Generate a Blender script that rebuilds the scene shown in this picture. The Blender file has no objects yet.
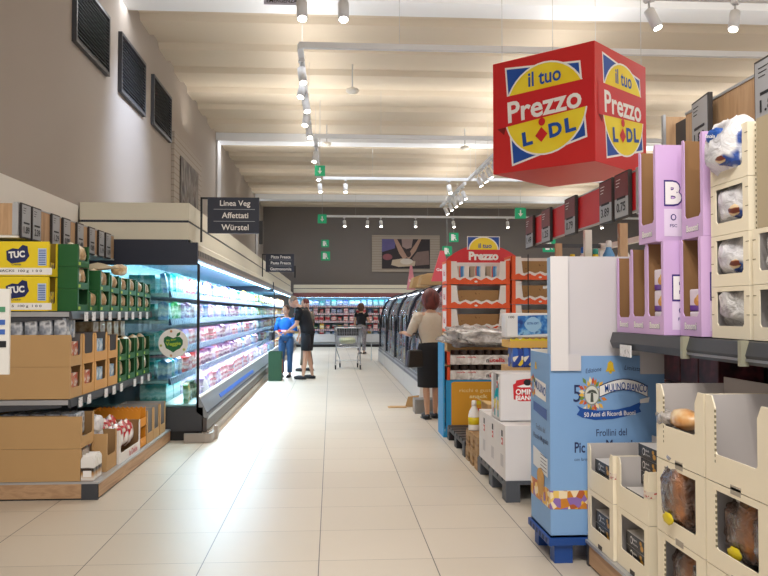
import bpy, bmesh, math, random
from mathutils import Vector, Matrix, noise
R = math.radians
random.seed(11)
SC = bpy.context.scene
SK=1.1; SS=.65; WS=1.3; EXPO=.14; UP=46
COL = SC.collection

# ------------------------------------------------------------ materials
_M = {}
def srgb(h):
    if isinstance(h, str):
        h = h.lstrip('#'); c = [int(h[i:i+2], 16)/255 for i in (0, 2, 4)]
    else:
        c = list(h)
    return [x/12.92 if x <= .04045 else ((x+.055)/1.055)**2.4 for x in c]
def mat(name, col, rough=.6, metal=0., var=.08, scale=6., emit=0., alpha=None, coat=0., spec=.5):
    if name in _M: return _M[name]
    m = bpy.data.materials.new(name); m.use_nodes = True
    nt = m.node_tree; b = nt.nodes['Principled BSDF']
    c = srgb(col)
    b.inputs['Roughness'].default_value = rough
    b.inputs['Metallic'].default_value = metal
    b.inputs['Specular IOR Level'].default_value = spec
    b.inputs['Coat Weight'].default_value = coat
    if var > 0:
        n = nt.nodes.new('ShaderNodeTexNoise'); n.inputs['Scale'].default_value = scale; n.inputs['Detail'].default_value = 3
        tc = nt.nodes.new('ShaderNodeTexCoord'); nt.links.new(tc.outputs['Object'], n.inputs['Vector'])
        mx = nt.nodes.new('ShaderNodeMix'); mx.data_type = 'RGBA'
        mx.inputs['A'].default_value = [x*(1-var) for x in c]+[1]
        mx.inputs['B'].default_value = [min(1, x*(1+var)) for x in c]+[1]
        nt.links.new(n.outputs['Fac'], mx.inputs['Factor'])
        nt.links.new(mx.outputs['Result'], b.inputs['Base Color'])
    else:
        b.inputs['Base Color'].default_value = c+[1]
    if emit:
        b.inputs['Emission Color'].default_value = c+[1]; b.inputs['Emission Strength'].default_value = emit
    if alpha is not None: b.inputs['Alpha'].default_value = alpha
    _M[name] = m
    return m
def ramp_mat(name, stops, scale=(1,1,1), rough=.5, kind='noise', nscale=5., coord='Object', axis=2, detail=3., const=False, coat=0., distort=0., alpha=None, bump=0., bscale=14.):
    """colour ramp driven by a noise, a wave or one axis"""
    if name in _M: return _M[name]
    m = bpy.data.materials.new(name); m.use_nodes = True
    nt = m.node_tree; b = nt.nodes['Principled BSDF']; b.inputs['Roughness'].default_value = rough; b.inputs['Coat Weight'].default_value = coat
    tc = nt.nodes.new('ShaderNodeTexCoord'); mp = nt.nodes.new('ShaderNodeMapping'); mp.inputs['Scale'].default_value = scale
    nt.links.new(tc.outputs[coord], mp.inputs['Vector'])
    cr = nt.nodes.new('ShaderNodeValToRGB')
    if const: cr.color_ramp.interpolation = 'CONSTANT'
    e = cr.color_ramp.elements
    while len(e) < len(stops): e.new(.5)
    for i, (p, c) in enumerate(stops):
        e[i].position = p; e[i].color = srgb(c)+[1]
    if kind == 'noise':
        n = nt.nodes.new('ShaderNodeTexNoise'); n.inputs['Scale'].default_value = nscale; n.inputs['Detail'].default_value = detail; n.inputs['Distortion'].default_value = distort
        nt.links.new(mp.outputs['Vector'], n.inputs['Vector']); nt.links.new(n.outputs['Fac'], cr.inputs['Fac'])
    elif kind == 'wave':
        n = nt.nodes.new('ShaderNodeTexWave'); n.inputs['Scale'].default_value = nscale; n.inputs['Distortion'].default_value = distort
        n.bands_direction = 'XYZ'[axis]
        nt.links.new(mp.outputs['Vector'], n.inputs['Vector']); nt.links.new(n.outputs['Fac'], cr.inputs['Fac'])
    elif kind == 'cell':
        n = nt.nodes.new('ShaderNodeTexVoronoi'); n.inputs['Scale'].default_value = nscale
        nt.links.new(mp.outputs['Vector'], n.inputs['Vector'])
        s2 = nt.nodes.new('ShaderNodeSeparateColor'); nt.links.new(n.outputs['Color'], s2.inputs['Color'])
        nt.links.new(s2.outputs[0], cr.inputs['Fac'])
    elif kind == 'axis':
        s = nt.nodes.new('ShaderNodeSeparateXYZ'); nt.links.new(mp.outputs['Vector'], s.inputs['Vector'])
        if distort:
            n = nt.nodes.new('ShaderNodeTexNoise'); n.inputs['Scale'].default_value = nscale
            nt.links.new(tc.outputs['Object'], n.inputs['Vector'])
            ma = nt.nodes.new('ShaderNodeMath'); ma.operation = 'MULTIPLY_ADD'; ma.inputs[1].default_value = distort
            nt.links.new(n.outputs['Fac'], ma.inputs[0]); nt.links.new(s.outputs[axis], ma.inputs[2])
            nt.links.new(ma.outputs[0], cr.inputs['Fac'])
        else:
            nt.links.new(s.outputs[axis], cr.inputs['Fac'])
    nt.links.new(cr.outputs['Color'], b.inputs['Base Color'])
    if bump:
        n2 = nt.nodes.new('ShaderNodeTexNoise'); n2.inputs['Scale'].default_value = bscale; n2.inputs['Detail'].default_value = 4; n2.inputs['Distortion'].default_value = 1.5
        nt.links.new(tc.outputs['Object'], n2.inputs['Vector']); bp = nt.nodes.new('ShaderNodeBump'); bp.inputs['Strength'].default_value = bump; bp.inputs['Distance'].default_value = .03
        nt.links.new(n2.outputs['Fac'], bp.inputs['Height']); nt.links.new(bp.outputs['Normal'], b.inputs['Normal']); nt.links.new(bp.outputs['Normal'], b.inputs['Coat Normal'])
    if alpha is not None: b.inputs['Alpha'].default_value = alpha
    _M[name] = m
    return m
def glass_mat(name, tint=(.85,.95,.95), alpha=.12, rough=.03):
    if name in _M: return _M[name]
    m = bpy.data.materials.new(name); m.use_nodes = True
    nt = m.node_tree; nt.nodes.clear()
    o = nt.nodes.new('ShaderNodeOutputMaterial'); t = nt.nodes.new('ShaderNodeBsdfTransparent'); g = nt.nodes.new('ShaderNodeBsdfGlossy')
    t.inputs['Color'].default_value = (*tint, 1); g.inputs['Roughness'].default_value = rough; g.inputs['Color'].default_value = (.9,.95,1,1)
    mx = nt.nodes.new('ShaderNodeMixShader'); mx.inputs[0].default_value = alpha
    nt.links.new(t.outputs[0], mx.inputs[1]); nt.links.new(g.outputs[0], mx.inputs[2]); nt.links.new(mx.outputs[0], o.inputs['Surface'])
    _M[name] = m
    return m

# ------------------------------------------------------------ mesh builder
class MB:
    def __init__(s): s.v=[]; s.f=[]; s.m=[]; s.mats=[]
    def mi(s, mt):
        if mt not in s.mats: s.mats.append(mt)
        return s.mats.index(mt)
    def face(s, pts, mt):
        b=len(s.v); s.v+= [tuple(p) for p in pts]; s.f.append(tuple(range(b,b+len(pts)))); s.m.append(s.mi(mt))
    def box(s, x0,x1,y0,y1,z0,z1, mt, **sides):
        """sides: xm,xp,ym,yp,zm,zp = other material for that face"""
        b=len(s.v)
        s.v += [(x,y,z) for z in (z0,z1) for y in (y0,y1) for x in (x0,x1)]
        for k,q in (('zm',(0,2,3,1)),('zp',(4,5,7,6)),('ym',(0,1,5,4)),('yp',(2,6,7,3)),('xm',(0,4,6,2)),('xp',(1,3,7,5))):
            s.f.append(tuple(b+i for i in q)); s.m.append(s.mi(sides.get(k) or mt))
        return s
    def prism(s, pts, a0, a1, mt, axis='y', back=None):
        """extrude polygon. axis y: pts=(x,z); axis x: pts=(y,z); axis z: pts=(x,y)"""
        def P(p,a):
            return {'y':(p[0],a,p[1]),'x':(a,p[0],p[1]),'z':(p[0],p[1],a)}[axis]
        n=len(pts); b=len(s.v)
        s.v += [P(p,a0) for p in pts]+[P(p,a1) for p in pts]
        s.f.append(tuple(b+i for i in range(n))); s.m.append(s.mi(mt))
        s.f.append(tuple(b+n+i for i in reversed(range(n)))); s.m.append(s.mi(back or mt))
        for i in range(n):
            j=(i+1)%n; s.f.append((b+i,b+n+i,b+n+j,b+j)); s.m.append(s.mi(mt))
        return s
    def cyl(s, p0,p1,r0,mt,r1=None,n=10,caps=True):
        r1 = r0 if r1 is None else r1
        p0=Vector(p0);p1=Vector(p1); d=(p1-p0).normalized()
        a=d.orthogonal().normalized(); c=d.cross(a); b=len(s.v); k=s.mi(mt)
        for p,r in ((p0,r0),(p1,r1)):
            for i in range(n):
                t=2*math.pi*i/n; s.v.append(tuple(p+a*(r*math.cos(t))+c*(r*math.sin(t))))
        for i in range(n):
            j=(i+1)%n; s.f.append((b+i,b+j,b+n+j,b+n+i)); s.m.append(k)
        if caps:
            s.f.append(tuple(b+i for i in reversed(range(n)))); s.m.append(k)
            s.f.append(tuple(b+n+i for i in range(n))); s.m.append(k)
        return s
    def tube(s, pts, r, mt, n=6):
        for a,b in zip(pts,pts[1:]): s.cyl(a,b,r,mt,n=n)
        return s
    def lathe(s, prof, mt, c=(0,0,0), n=16):
        b=len(s.v); k=s.mi(mt); m=len(prof)
        for r,z in prof:
            for i in range(n):
                t=2*math.pi*i/n; s.v.append((c[0]+r*math.cos(t), c[1]+r*math.sin(t), c[2]+z))
        for q in range(m-1):
            for i in range(n):
                j=(i+1)%n; s.f.append((b+q*n+i,b+q*n+j,b+(q+1)*n+j,b+(q+1)*n+i)); s.m.append(k)
        s.f.append(tuple(b+i for i in reversed(range(n)))); s.m.append(k)
        s.f.append(tuple(b+(m-1)*n+i for i in range(n))); s.m.append(k)
        return s
    def add(s, other, mx=None):
        b=len(s.v)
        s.v += [tuple((mx @ Vector(v)) if mx else v) for v in other.v]
        s.f += [tuple(b+i for i in f) for f in other.f]
        s.m += [s.mi(other.mats[k]) for k in other.m]
        return s
    def ellipsoid(s, c, r, mt, nu=12, nv=8, fn=None):
        b=len(s.v); k=s.mi(mt)
        for j in range(nv+1):
            ph=math.pi*j/nv
            for i in range(nu):
                t=2*math.pi*i/nu
                p=Vector((math.sin(ph)*math.cos(t), math.sin(ph)*math.sin(t), math.cos(ph)))
                if fn: p=fn(p)
                s.v.append((c[0]+r[0]*p.x, c[1]+r[1]*p.y, c[2]+r[2]*p.z))
        for j in range(nv):
            for i in range(nu):
                q=(i+1)%nu; s.f.append((b+j*nu+i,b+(j+1)*nu+i,b+(j+1)*nu+q,b+j*nu+q)); s.m.append(k)
        return s
    def mesh(s, name, smooth=False):
        me=bpy.data.meshes.new(name); me.from_pydata(s.v,[],s.f)
        for m in s.mats: me.materials.append(m)
        me.polygons.foreach_set('material_index', s.m)
        if smooth: me.polygons.foreach_set('use_smooth',[True]*len(s.f))
        me.validate(); me.update()
        return me
    def build(s, name, parent=None, smooth=False, loc=None, rz=0, bevel=0):
        o=bpy.data.objects.new(name, s.mesh(name,smooth)); COL.objects.link(o)
        if parent: o.parent=parent
        if loc: o.location=loc
        if rz: o.rotation_euler=(0,0,rz)
        if bevel:
            md=o.modifiers.new('edge','BEVEL'); md.width=bevel; md.segments=2; md.limit_method='ANGLE'
        return o
def tag(o, label=None, cat=None, group=None, kind=None):
    if label and len(label.split())>16: print('LONG',label)
    if label: o['label']=label
    if cat: o['category']=cat
    if group: o['group']=group
    if kind: o['kind']=kind
    return o
def thing(name, label, cat, loc=(0,0,0), rz=0, group=None):
    o=bpy.data.objects.new(name,None); COL.objects.link(o); o.location=loc; o.rotation_euler=(0,0,rz)
    return tag(o,label,cat,group)
KIDS = {}
def dup(root, loc, rz=None, label=None, group=None):
    def cp(o, par=None):
        c=o.copy(); COL.objects.link(c)
        if par: c.parent=par
        ks = KIDS.get(o.name)
        if ks is None:
            ks=[k for k in bpy.data.objects if k.parent==o]; KIDS[o.name]=ks
        for k in ks: cp(k,c)
        return c
    c=cp(root); c.location=loc
    if rz is not None: c.rotation_euler=(0,0,rz)
    if label: c['label']=label
    if group: c['group']=group
    return c

# ------------------------------------------------------------ text
_T={}
def text_mesh(s, bold=0., shear=0.):
    k=(s,bold,shear)
    if k in _T: return _T[k]
    cu=bpy.data.curves.new('lettering','FONT'); cu.body=s; cu.size=1; cu.offset=bold; cu.shear=shear; cu.resolution_u=3
    o=bpy.data.objects.new('lettering_tmp',cu); COL.objects.link(o)
    dg=bpy.context.evaluated_depsgraph_get(); me=bpy.data.meshes.new_from_object(o.evaluated_get(dg))
    bpy.data.objects.remove(o)
    xs=[v.co.x for v in me.vertices]; ys=[v.co.y for v in me.vertices]
    _T[k]=(me,min(xs),max(xs),min(ys),max(ys)); return _T[k]
def text_into(mb, s, org, right, up, w, h, mt, bold=0., off=.003, shear=0., rot=0.):
    """fit the string's bounding box to w x h, centred on org"""
    me,x0,x1,y0,y1=text_mesh(s,bold,shear)
    r=Vector(right).normalized(); u=Vector(up).normalized(); n=r.cross(u)
    if rot:
        r,u = r*math.cos(rot)+u*math.sin(rot), u*math.cos(rot)-r*math.sin(rot)
    b=len(mb.v); k=mb.mi(mt); org=Vector(org)
    if h is None: h = w*(y1-y0)/(x1-x0)
    if w is None: w = h*(x1-x0)/(y1-y0)
    for v in me.vertices:
        p=org+r*(((v.co.x-x0)/(x1-x0)-.5)*w)+u*(((v.co.y-y0)/(y1-y0)-.5)*h)+n*off
        mb.v.append(tuple(p))
    for f in me.polygons:
        mb.f.append(tuple(b+i for i in f.vertices)); mb.m.append(k)
def poly_into(mb, pts, org, right, up, mt, off=.002):
    r=Vector(right).normalized(); u=Vector(up).normalized(); n=r.cross(u); org=Vector(org)
    mb.face([org+r*a+u*b+n*off for a,b in pts], mt)
def ring(cx,cy,rx,ry,n=28,a0=0,a1=360):
    full = (a1-a0)>=360
    return [(cx+rx*math.cos(R(a0+(a1-a0)*i/(n if full else n-1))), cy+ry*math.sin(R(a0+(a1-a0)*i/(n if full else n-1)))) for i in range(n)]

# common materials
WHITE=mat('white_paint','#e8e4dc',.5,var=.02)
CREAM=mat('cream_panel','#dcd6c4',.5,var=.02)
NAVY=mat('navy_metal','#23283a',.45,var=.04)
BLACK=mat('black_plastic','#141416',.5,var=.05)
DGREY=mat('dark_grey_metal','#3c3e44',.45,var=.05)
MGREY=mat('mid_grey_metal','#85878c',.4,.3,var=.04)
LGREY=mat('light_grey_metal','#b9bbbf',.35,.5,var=.03)
STEEL=mat('steel','#c9cacc',.25,.9,var=.03)
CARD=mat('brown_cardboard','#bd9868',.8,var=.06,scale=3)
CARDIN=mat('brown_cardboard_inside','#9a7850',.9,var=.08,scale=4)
RED=mat('red_print','#c8202a',.45,var=.03)
TXT=mat('black_ink','#15151a',.6,var=0)
TXTW=mat('white_ink','#f2f0ee',.6,var=0)
BLUEI=mat('blue_ink','#1b4fa0',.5,var=0)
WOOD=ramp_mat('oak_laminate',[(.3,'#b08a64'),(.5,'#c6a27c'),(.7,'#a98360')],scale=(2,2,.25) ,nscale=9,rough=.5,detail=5,distort=.6)
WOODH=ramp_mat('oak_laminate_horizontal',[(.3,'#a88462'),(.5,'#c09c78'),(.7,'#a07c5c')],scale=(1,.2,3),nscale=7,rough=.5,detail=5,distort=.6)
SCREEN=mat('price_screen','#a9abb0',.4,var=.05)
LABEL=ramp_mat('price_label_card',[(0,'#e8e8ea'),(.62,'#dfe0e4'),(.66,'#4a4c58'),(.8,'#e6e6ea')],kind='noise',nscale=60,rough=.5)
# ------------------------------------------------------------ setting
def floor_mat():
    m=bpy.data.materials.new('floor_tiles'); m.use_nodes=True; nt=m.node_tree; L=nt.links.new
    b=nt.nodes['Principled BSDF']; b.inputs['Roughness'].default_value=.3; b.inputs['Specular IOR Level'].default_value=.45
    tc=nt.nodes.new('ShaderNodeTexCoord'); sp=nt.nodes.new('ShaderNodeSeparateXYZ'); L(tc.outputs['Object'],sp.inputs[0])
    def M(op,a,bv=None,c=None):
        n=nt.nodes.new('ShaderNodeMath'); n.operation=op
        for i,x in enumerate((a,bv,c)):
            if x is None: continue
            if isinstance(x,(int,float)): n.inputs[i].default_value=x
            else: L(x,n.inputs[i])
        return n.outputs[0]
    def line(src,off,pitch,wd):
        t=M('DIVIDE',M('SUBTRACT',src,off),pitch); fr=M('FRACT',t); d=M('ABSOLUTE',M('SUBTRACT',fr,.5))
        return M('GREATER_THAN',d,.5-wd/pitch), M('FLOOR',t)
    lx,ix=line(sp.outputs['X'],-.063,.6275,.0028); ly,iy=line(sp.outputs['Y'],4.54,.6185,.0026)
    cb=nt.nodes.new('ShaderNodeCombineXYZ'); L(ix,cb.inputs[0]); L(iy,cb.inputs[1])
    wn=nt.nodes.new('ShaderNodeTexWhiteNoise'); L(cb.outputs[0],wn.inputs['Vector'])
    no=nt.nodes.new('ShaderNodeTexNoise'); no.inputs['Scale'].default_value=5.; no.inputs['Detail'].default_value=6; no.inputs['Roughness'].default_value=.65; L(tc.outputs['Object'],no.inputs['Vector'])
    s=M('ADD',M('MULTIPLY_ADD',no.outputs['Fac'],.22,.2),M('MULTIPLY',wn.outputs['Value'],.25))
    cr=nt.nodes.new('ShaderNodeValToRGB'); e=cr.color_ramp.elements; e[0].position=.3; e[0].color=srgb('#c6bcae')+[1]; e[1].position=.75; e[1].color=srgb('#d0c6b8')+[1]; L(s,cr.inputs[0])
    m1=nt.nodes.new('ShaderNodeMix'); m1.data_type='RGBA'; L(ly,m1.inputs['Factor']); L(cr.outputs[0],m1.inputs['A']); m1.inputs['B'].default_value=srgb('#8d867e')+[1]
    m2=nt.nodes.new('ShaderNodeMix'); m2.data_type='RGBA'; L(lx,m2.inputs['Factor']); L(m1.outputs['Result'],m2.inputs['A']); m2.inputs['B'].default_value=srgb('#55514e')+[1]
    L(m2.outputs['Result'],b.inputs['Base Color'])
    rr=M('MULTIPLY_ADD',no.outputs['Fac'],.04,.36); L(rr,b.inputs['Roughness'])
    return m
CEIL=mat('ceiling_concrete','#ccc0ae',.8,var=.03,scale=1.5)
CEILB=mat('ceiling_beam_bottom','#cfc9c0',.7,var=.02)
BEAMW=mat('white_beam','#e8ecf2',.5,var=.01)
WALLT=mat('taupe_wall','#a59b92',.85,var=.03,scale=.7)
WALLF=mat('grey_far_wall','#77716e',.85,var=.03,scale=.7)
XR=14.; YB=-3.; YF=32.9
tag(MB().box(-2.7,XR,YB,YF,-.1,0,floor_mat()).build('floor'),kind='structure')
c=MB(); c.box(-2.9,XR,YB,YF+.2,5.57,6.1,CEIL)
majors=[-8.+9.2, 10.75, 19.6, 29.6]
y=2.4
ribs=[]
for a,b_ in ((-2.6,1.2),(1.2,10.75),(10.75,19.6),(19.6,29.6),(29.6,33)):
    n=max(1,round((b_-a)/1.22))
    for k in range(1,n): ribs.append(a+(b_-a)*k/n)
for y in ribs:
    c.prism([(y-.34,5.48),(y+.26,5.48),(y+.36,5.60),(y-.42,5.60)],-2.7,XR,CEIL,axis='x')
tag(c.build('ceiling'),kind='structure')
for i,y in enumerate(majors):
    m=MB().box(-2.7,XR,y-.26,y+.26,5.38,5.60,BEAMW)
    tag(m.build('trim_%d'%(i+1)),kind='structure')
w=MB().box(-2.9,-2.7,YB,YF,-.1,6,WALLT)
tag(w.build('wall_left'),kind='structure')
for k,y in enumerate((19.6,29.6)):
    tag(MB().box(-2.7,-2.655,y-.3,y+.3,2.3,5.38,mat('pale_pilaster','#b9b6b6',.8,var=.02)).build('trim_%d'%(10+k)),kind='structure')
tag(MB().box(-2.9,XR,YF,YF+.2,-.1,6,WALLF).build('wall_far'),kind='structure')
tag(MB().box(XR,XR+.2,YB,YF,-.1,6,WALLT).build('wall_right'),kind='structure')
tag(MB().box(-2.698,-2.66,2,8.8,1.7,2.48,WHITE).build('trim_20'),kind='structure')

# vents on the left wall
for (y0,y1,z0,z1,lb) in ((8.65,9.95,4.18,4.9,'black louvred wall vent nearest the entrance side, cut by the top of the picture'),
                     (10.5,11.87,4.15,4.92,'black louvred wall vent, the middle one of three in the taupe wall'),
                     (12.4,13.78,4.17,4.93,'black louvred wall vent beside the framed slatted picture')):
    t=thing('wall_vent',lb,'vent',(-2.7,(y0+y1)/2,z0),0,'black wall vents high on the left wall')
    w=y1-y0; h=z1-z0
    f=MB(); f.box(0,.05,-w/2,w/2,0,.04,DGREY); f.box(0,.05,-w/2,w/2,h-.04,h,DGREY); f.box(0,.05,-w/2,-w/2+.04,.04,h-.04,DGREY); f.box(0,.05,w/2-.04,w/2,.04,h-.04,DGREY)
    f.build('vent_frame',t)
    MB().box(.0,.008,-w/2+.04,w/2-.04,.04,h-.04,BLACK).build('dark_backing',t)
    l=MB(); n=15
    for i in range(n):
        z=.05+(h-.1)*i/n
        l.prism([(.012,z+.02),(.045,z),(.045,z+.006),(.012,z+.026)],-w/2+.04,w/2-.04,mat('vent_louver','#4a4a50',.5,var=0),axis='y')
    l.build('louver_blades',t)

# slatted picture boards
SLAT=ramp_mat('slatted_board',[(0,'#8f8478'),(.1,'#8f8478'),(.14,'#a89d92'),(1,'#a49a8f')],kind='wave',nscale=3.1,axis=2,rough=.7)
PIC1=ramp_mat('kitchen_photo_print',[(.25,'#17131a'),(.42,'#3a2c33'),(.5,'#8a6e66'),(.6,'#c8b3a6'),(.68,'#7a6fa8'),(.8,'#2a2030')],kind='noise',nscale=1.6,detail=3,distort=1.2,rough=.6)
t=thing('wall_picture','wide photo of hands working dough, mounted on a beige slatted board high on far wall','picture',(3.01,YF-.001,2.97))
MB().box(-1.37,1.37,-.05,0,0,1.48,SLAT).build('slatted_board',t)
p=MB(); p.box(-.97,.97,-.07,-.05,.13,1.32,mat('photo_dark','#2a2228',.6,var=.3,scale=3))
o=(0,-.07,0); X=(1,0,0); Z=(0,0,1)
SKIN=mat('printed_skin','#a98878',.6,var=.1)
poly_into(p,[(-.97,.8),(-.45,.95),(-.42,1.32),(-.97,1.32)],o,X,Z,mat('print_violet','#5b548a',.6,var=.15),.003)
poly_into(p,[(-.5,1.32),(-.36,1.32),(-.12,.9),(.05,.6),(-.1,.5),(-.28,.75)],o,X,Z,SKIN,.004)
poly_into(p,[(.62,1.32),(.5,1.32),(.25,.95),(.0,.62),(.12,.5),(.4,.85)],o,X,Z,SKIN,.004)
poly_into(p,[(-.18,1.32),(.28,1.32),(.22,.98),(.02,.92),(-.15,1.02)],o,X,Z,mat('print_cloth','#9a8480',.6,var=.15),.0035)
poly_into(p,[(-.6,.28),(-.3,.2),(.35,.24),(.38,.42),(-.1,.55),(-.55,.48)],o,X,Z,mat('print_dough','#bfae98',.6,var=.12),.005)
poly_into(p,ring(.02,.42,.26,.12,18),o,X,Z,mat('print_flour','#cfc6bd',.6,var=.1),.0055)
poly_into(p,[(.25,.55),(.45,.8),(.92,.86),(.95,.3),(.4,.25)],o,X,Z,mat('print_linen','#7b6560',.6,var=.25,scale=5),.0042)
poly_into(p,ring(-.75,.6,.2,.13,14),o,X,Z,mat('print_rose','#8a4f58',.6,var=.2),.0045)
poly_into(p,ring(.1,.72,.1,.13,12),o,X,Z,mat('print_brown','#3a2a2c',.6,var=.2),.006)
p.build('photo_print',t)
t=thing('wall_picture','tall dark rustic photo on a beige slatted board high on the left wall','picture',(-2.699,15.45,2.6))
MB().box(0,.05,-1.45,1.45,0,1.82,SLAT).build('slatted_board',t)
PIC2=ramp_mat('rustic_photo_print',[(.28,'#1e1a1c'),(.42,'#4a3c36'),(.5,'#6d6660'),(.56,'#8d8580'),(.62,'#5a4636'),(.75,'#1d1a1c')],scale=(1,2.6,.8),kind='noise',nscale=2.2,detail=4,distort=.8,rough=.6)
MB().box(.05,.07,-.95,.95,-.0,1.5,PIC2).build('photo_print',t)

# ------------------------------------------------------------ lighting tracks and spots
TRK=mat('track_white','#dfe3ea',.4,var=.01)
def track(x0,x1,y0,y1,z,lb):
    m=MB(); m.box(x0,x1,y0,y1,z,z+.07,TRK)
    t=thing('lighting_track',lb,'lighting track',(0,0,0),0,None)
    m.build('rail',t)
    w=MB()
    n=max(2,int(max(x1-x0,y1-y0)/3)+1)
    for i in range(n):
        f=(i+.5)/n; x=x0+(x1-x0)*f; y=y0+(y1-y0)*f
        w.cyl((x,y,z+.07),(x,y,5.5),.004,LGREY,n=4)
    w.build('suspension_wires',t)
    return t
ZT=4.6
for args in ((-.46,9.5,8.18,8.25,'white transverse lighting track running along the top edge of the view'),
             (-.4,9.5,10.0,10.07,'white transverse lighting track just beyond the topmost one'),
             (-.3,9.5,15.2,15.27,'white transverse lighting track under the middle bright beam'),
             (-.2,9.5,20.0,20.07,'white transverse lighting track in the rear half of the hall'),
             (-.4,12.,28.0,28.07,'white transverse lighting track before the far grey wall')):
    track(args[0],args[1],args[2],args[3],ZT,args[4])
track(-.42,-.35,10.08,14.6,ZT,'white lengthways lighting track over the aisle with five spots')
track(-.33,-.26,15.3,19.9,ZT,'second white lengthways lighting track over the aisle')
track(3.36,3.43,16.6,20.0,ZT,'white lengthways lighting track right of the aisle, nearer of two')
track(3.36,3.43,20.6,25.2,ZT,'white lengthways lighting track right of the aisle, farther of two')
sp=thing('track_spotlight','small white cylinder spotlight on a track','spotlight',(0,0,0),0,'white track spotlights')
SPW=mat('spot_white','#d9dce2',.4,var=.01)
m=MB(); m.cyl((0,0,-.12),(0,-.09,-.32),.055,SPW,n=14); m.build('housing',sp,True)
m=MB(); m.cyl((0,0,0),(0,0,-.13),.012,LGREY,n=6); m.box(-.03,.03,-.05,.05,-.03,0,SPW); m.build('bracket',sp)
m=MB(); m.cyl((0,-.0901,-.3202),(0,-.0915,-.3232),.045,mat('lamp_glow','#fff6e6',.3,var=0,emit=14),n=14); m.build('lens',sp)
spots=[(-.385,10.5,.3),(-.385,11.2,-.4),(-.385,12.0,.4),(-.385,12.9,-.3),(-.385,13.8,.3),
 (-.295,16.0,-.4),(-.295,17.3,.3),(-.295,18.2,.2),(.12,8.21,0),(3.28,8.21,.9),(4.2,8.21,-.7),(-.5+.2,8.21,0.1),
 (3.395,17.,1.2),(3.395,17.6,1.2),(3.395,18.2,1.2),(3.395,18.8,1.2),(3.395,21.,1.2),(3.395,21.8,1.2),(3.395,22.6,1.2),(3.395,23.4,1.2),(3.395,24.3,1.2),
 (.45,28.03,.2),(1.25,28.03,-.2),(1.7,28.03,.1),(2.9,28.03,-.1),(4.2,28.03,.3),(6.1,28.03,0),(7.9,28.03,.5),(9.4,28.03,.2),(-.28,20.03,.2),(.35,20.03,0),(2.9,20.03,.3),(5.5,15.23,.2),(7.5,10.03,.1)]
lb_of=lambda i:['white spotlight on the aisle track beyond the topmost transverse rail','white spotlight on the second aisle track','white spotlight on the transverse rail at the top of the view','white spotlight on the tracks right of the aisle','white spotlight in the row before the far grey wall','white spotlight on a transverse rail amid the hall'][0 if i<5 else 1 if i<8 else 2 if i<12 else 3 if i<21 else 4 if i<29 else 5]
for i,(x,y,r) in enumerate(spots):
    if i==0:
        o=sp; o.location=(x,y,ZT); o.rotation_euler=(0,0,r)
    else: o=dup(sp,(x,y,ZT),r)
    o['label']=lb_of(i); o['group']=lb_of(i).replace('spotlight','spotlights')
SPOT_POS=spots

# smoke detectors / ceiling boxes
for (x,y) in ((.35,13.6),(3.4,13.8),(-.1,18.),(3.0,18.2)):
    m=MB(); m.lathe([(.05,-.0),(.1,-.02),(.11,-.06),(.07,-.09)],WHITE,n=16)
    t=m.build('smoke_detector',None,True,(x,y,5.1)); 
    m2=MB(); m2.cyl((0,0,0),(0,0,.45),.012,LGREY,n=6); m2.build('rod',t)
    tag(t,'small round white detector hanging below the ceiling ribs','detector','white ceiling detectors')

# exit signs
GRN=mat('exit_green','#12855a',.4,var=0,emit=.5)
def exit_sign(x,y,z,s,lb,arrow=True,hang=0.):
    t=thing('exit_sign',lb,'exit sign',(x,y,z))
    MB().box(-s/2,s/2,-.02,.02,-s/2,s/2,GRN).build('panel',t)
    m=MB(); o=(0,-.02,0)
    if arrow:
        poly_into(m,[(-.06*s,.3*s),(.06*s,.3*s),(.06*s,-.02*s),(.22*s,-.02*s),(0,-.32*s),(-.22*s,-.02*s),(-.06*s,-.02*s)],o,X,Z,TXTW,.004)
    else:
        poly_into(m,[(-.3*s,-.34*s),(-.3*s,.34*s),(.02*s,.34*s),(.02*s,-.34*s)],o,X,Z,TXTW,.004)
        poly_into(m,ring(.1*s,.18*s,.07*s,.07*s,10),o,X,Z,TXTW,.006)
        poly_into(m,[(.05*s,.1*s),(.2*s,.02*s),(.14*s,-.08*s),(.3*s,-.3*s),(.22*s,-.34*s),(.08*s,-.1*s),(-.08*s,-.3*s),(-.14*s,-.24*s),(.0,-.02*s)],o,X,Z,TXTW,.006)
    m.build('pictogram',t)
    if hang:
        m=MB(); m.cyl((0,0,s/2),(0,0,s/2+hang),.006,LGREY,n=5); m.build('hanger',t)
exit_sign(-.22,15.9,4.1,.2,'green arrow exit sign hanging under the ceiling, high over the aisle',True,1.3)
exit_sign(-.3,27.5,4.48,.3,'green arrow exit sign hanging at the left end of the last lighting track',True,1.0)
exit_sign(-.24,YF-.03,4.1,.3,'upper green exit sign on the far wall left of the picture',False)
exit_sign(-.22,YF-.03,3.6,.36,'lower green exit sign on the far wall left of the picture',False)
exit_sign(4.3,30.2,3.62,.36,'green exit sign in front of the right edge of the kitchen picture',False,1.9)
exit_sign(4.15+.6,31.5,4.25,.36,'green exit sign right of and above the kitchen picture',False,1.2)
exit_sign(6.2,26.5,4.6,.36,'green arrow exit sign under the ceiling beside the red cube',True,.9)
exit_sign(8.5,31.5,3.95,.5,'green exit sign under the red price header',False,1.6)
t=thing('emergency_sign','white emergency exit sign with black capitals hanging at the top edge','sign',(-.52,8.6,4.685))
MB().box(-.19,.19,-.01,.01,-.09,.09,mat('sign_lilac','#c9cadb',.5,var=0)).build('panel',t)
m=MB(); text_into(m,'EMERGENZA',(0,-.01,-.05),X,Z,.32,.045,TXT,.01); m.build('lettering',t)
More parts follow.
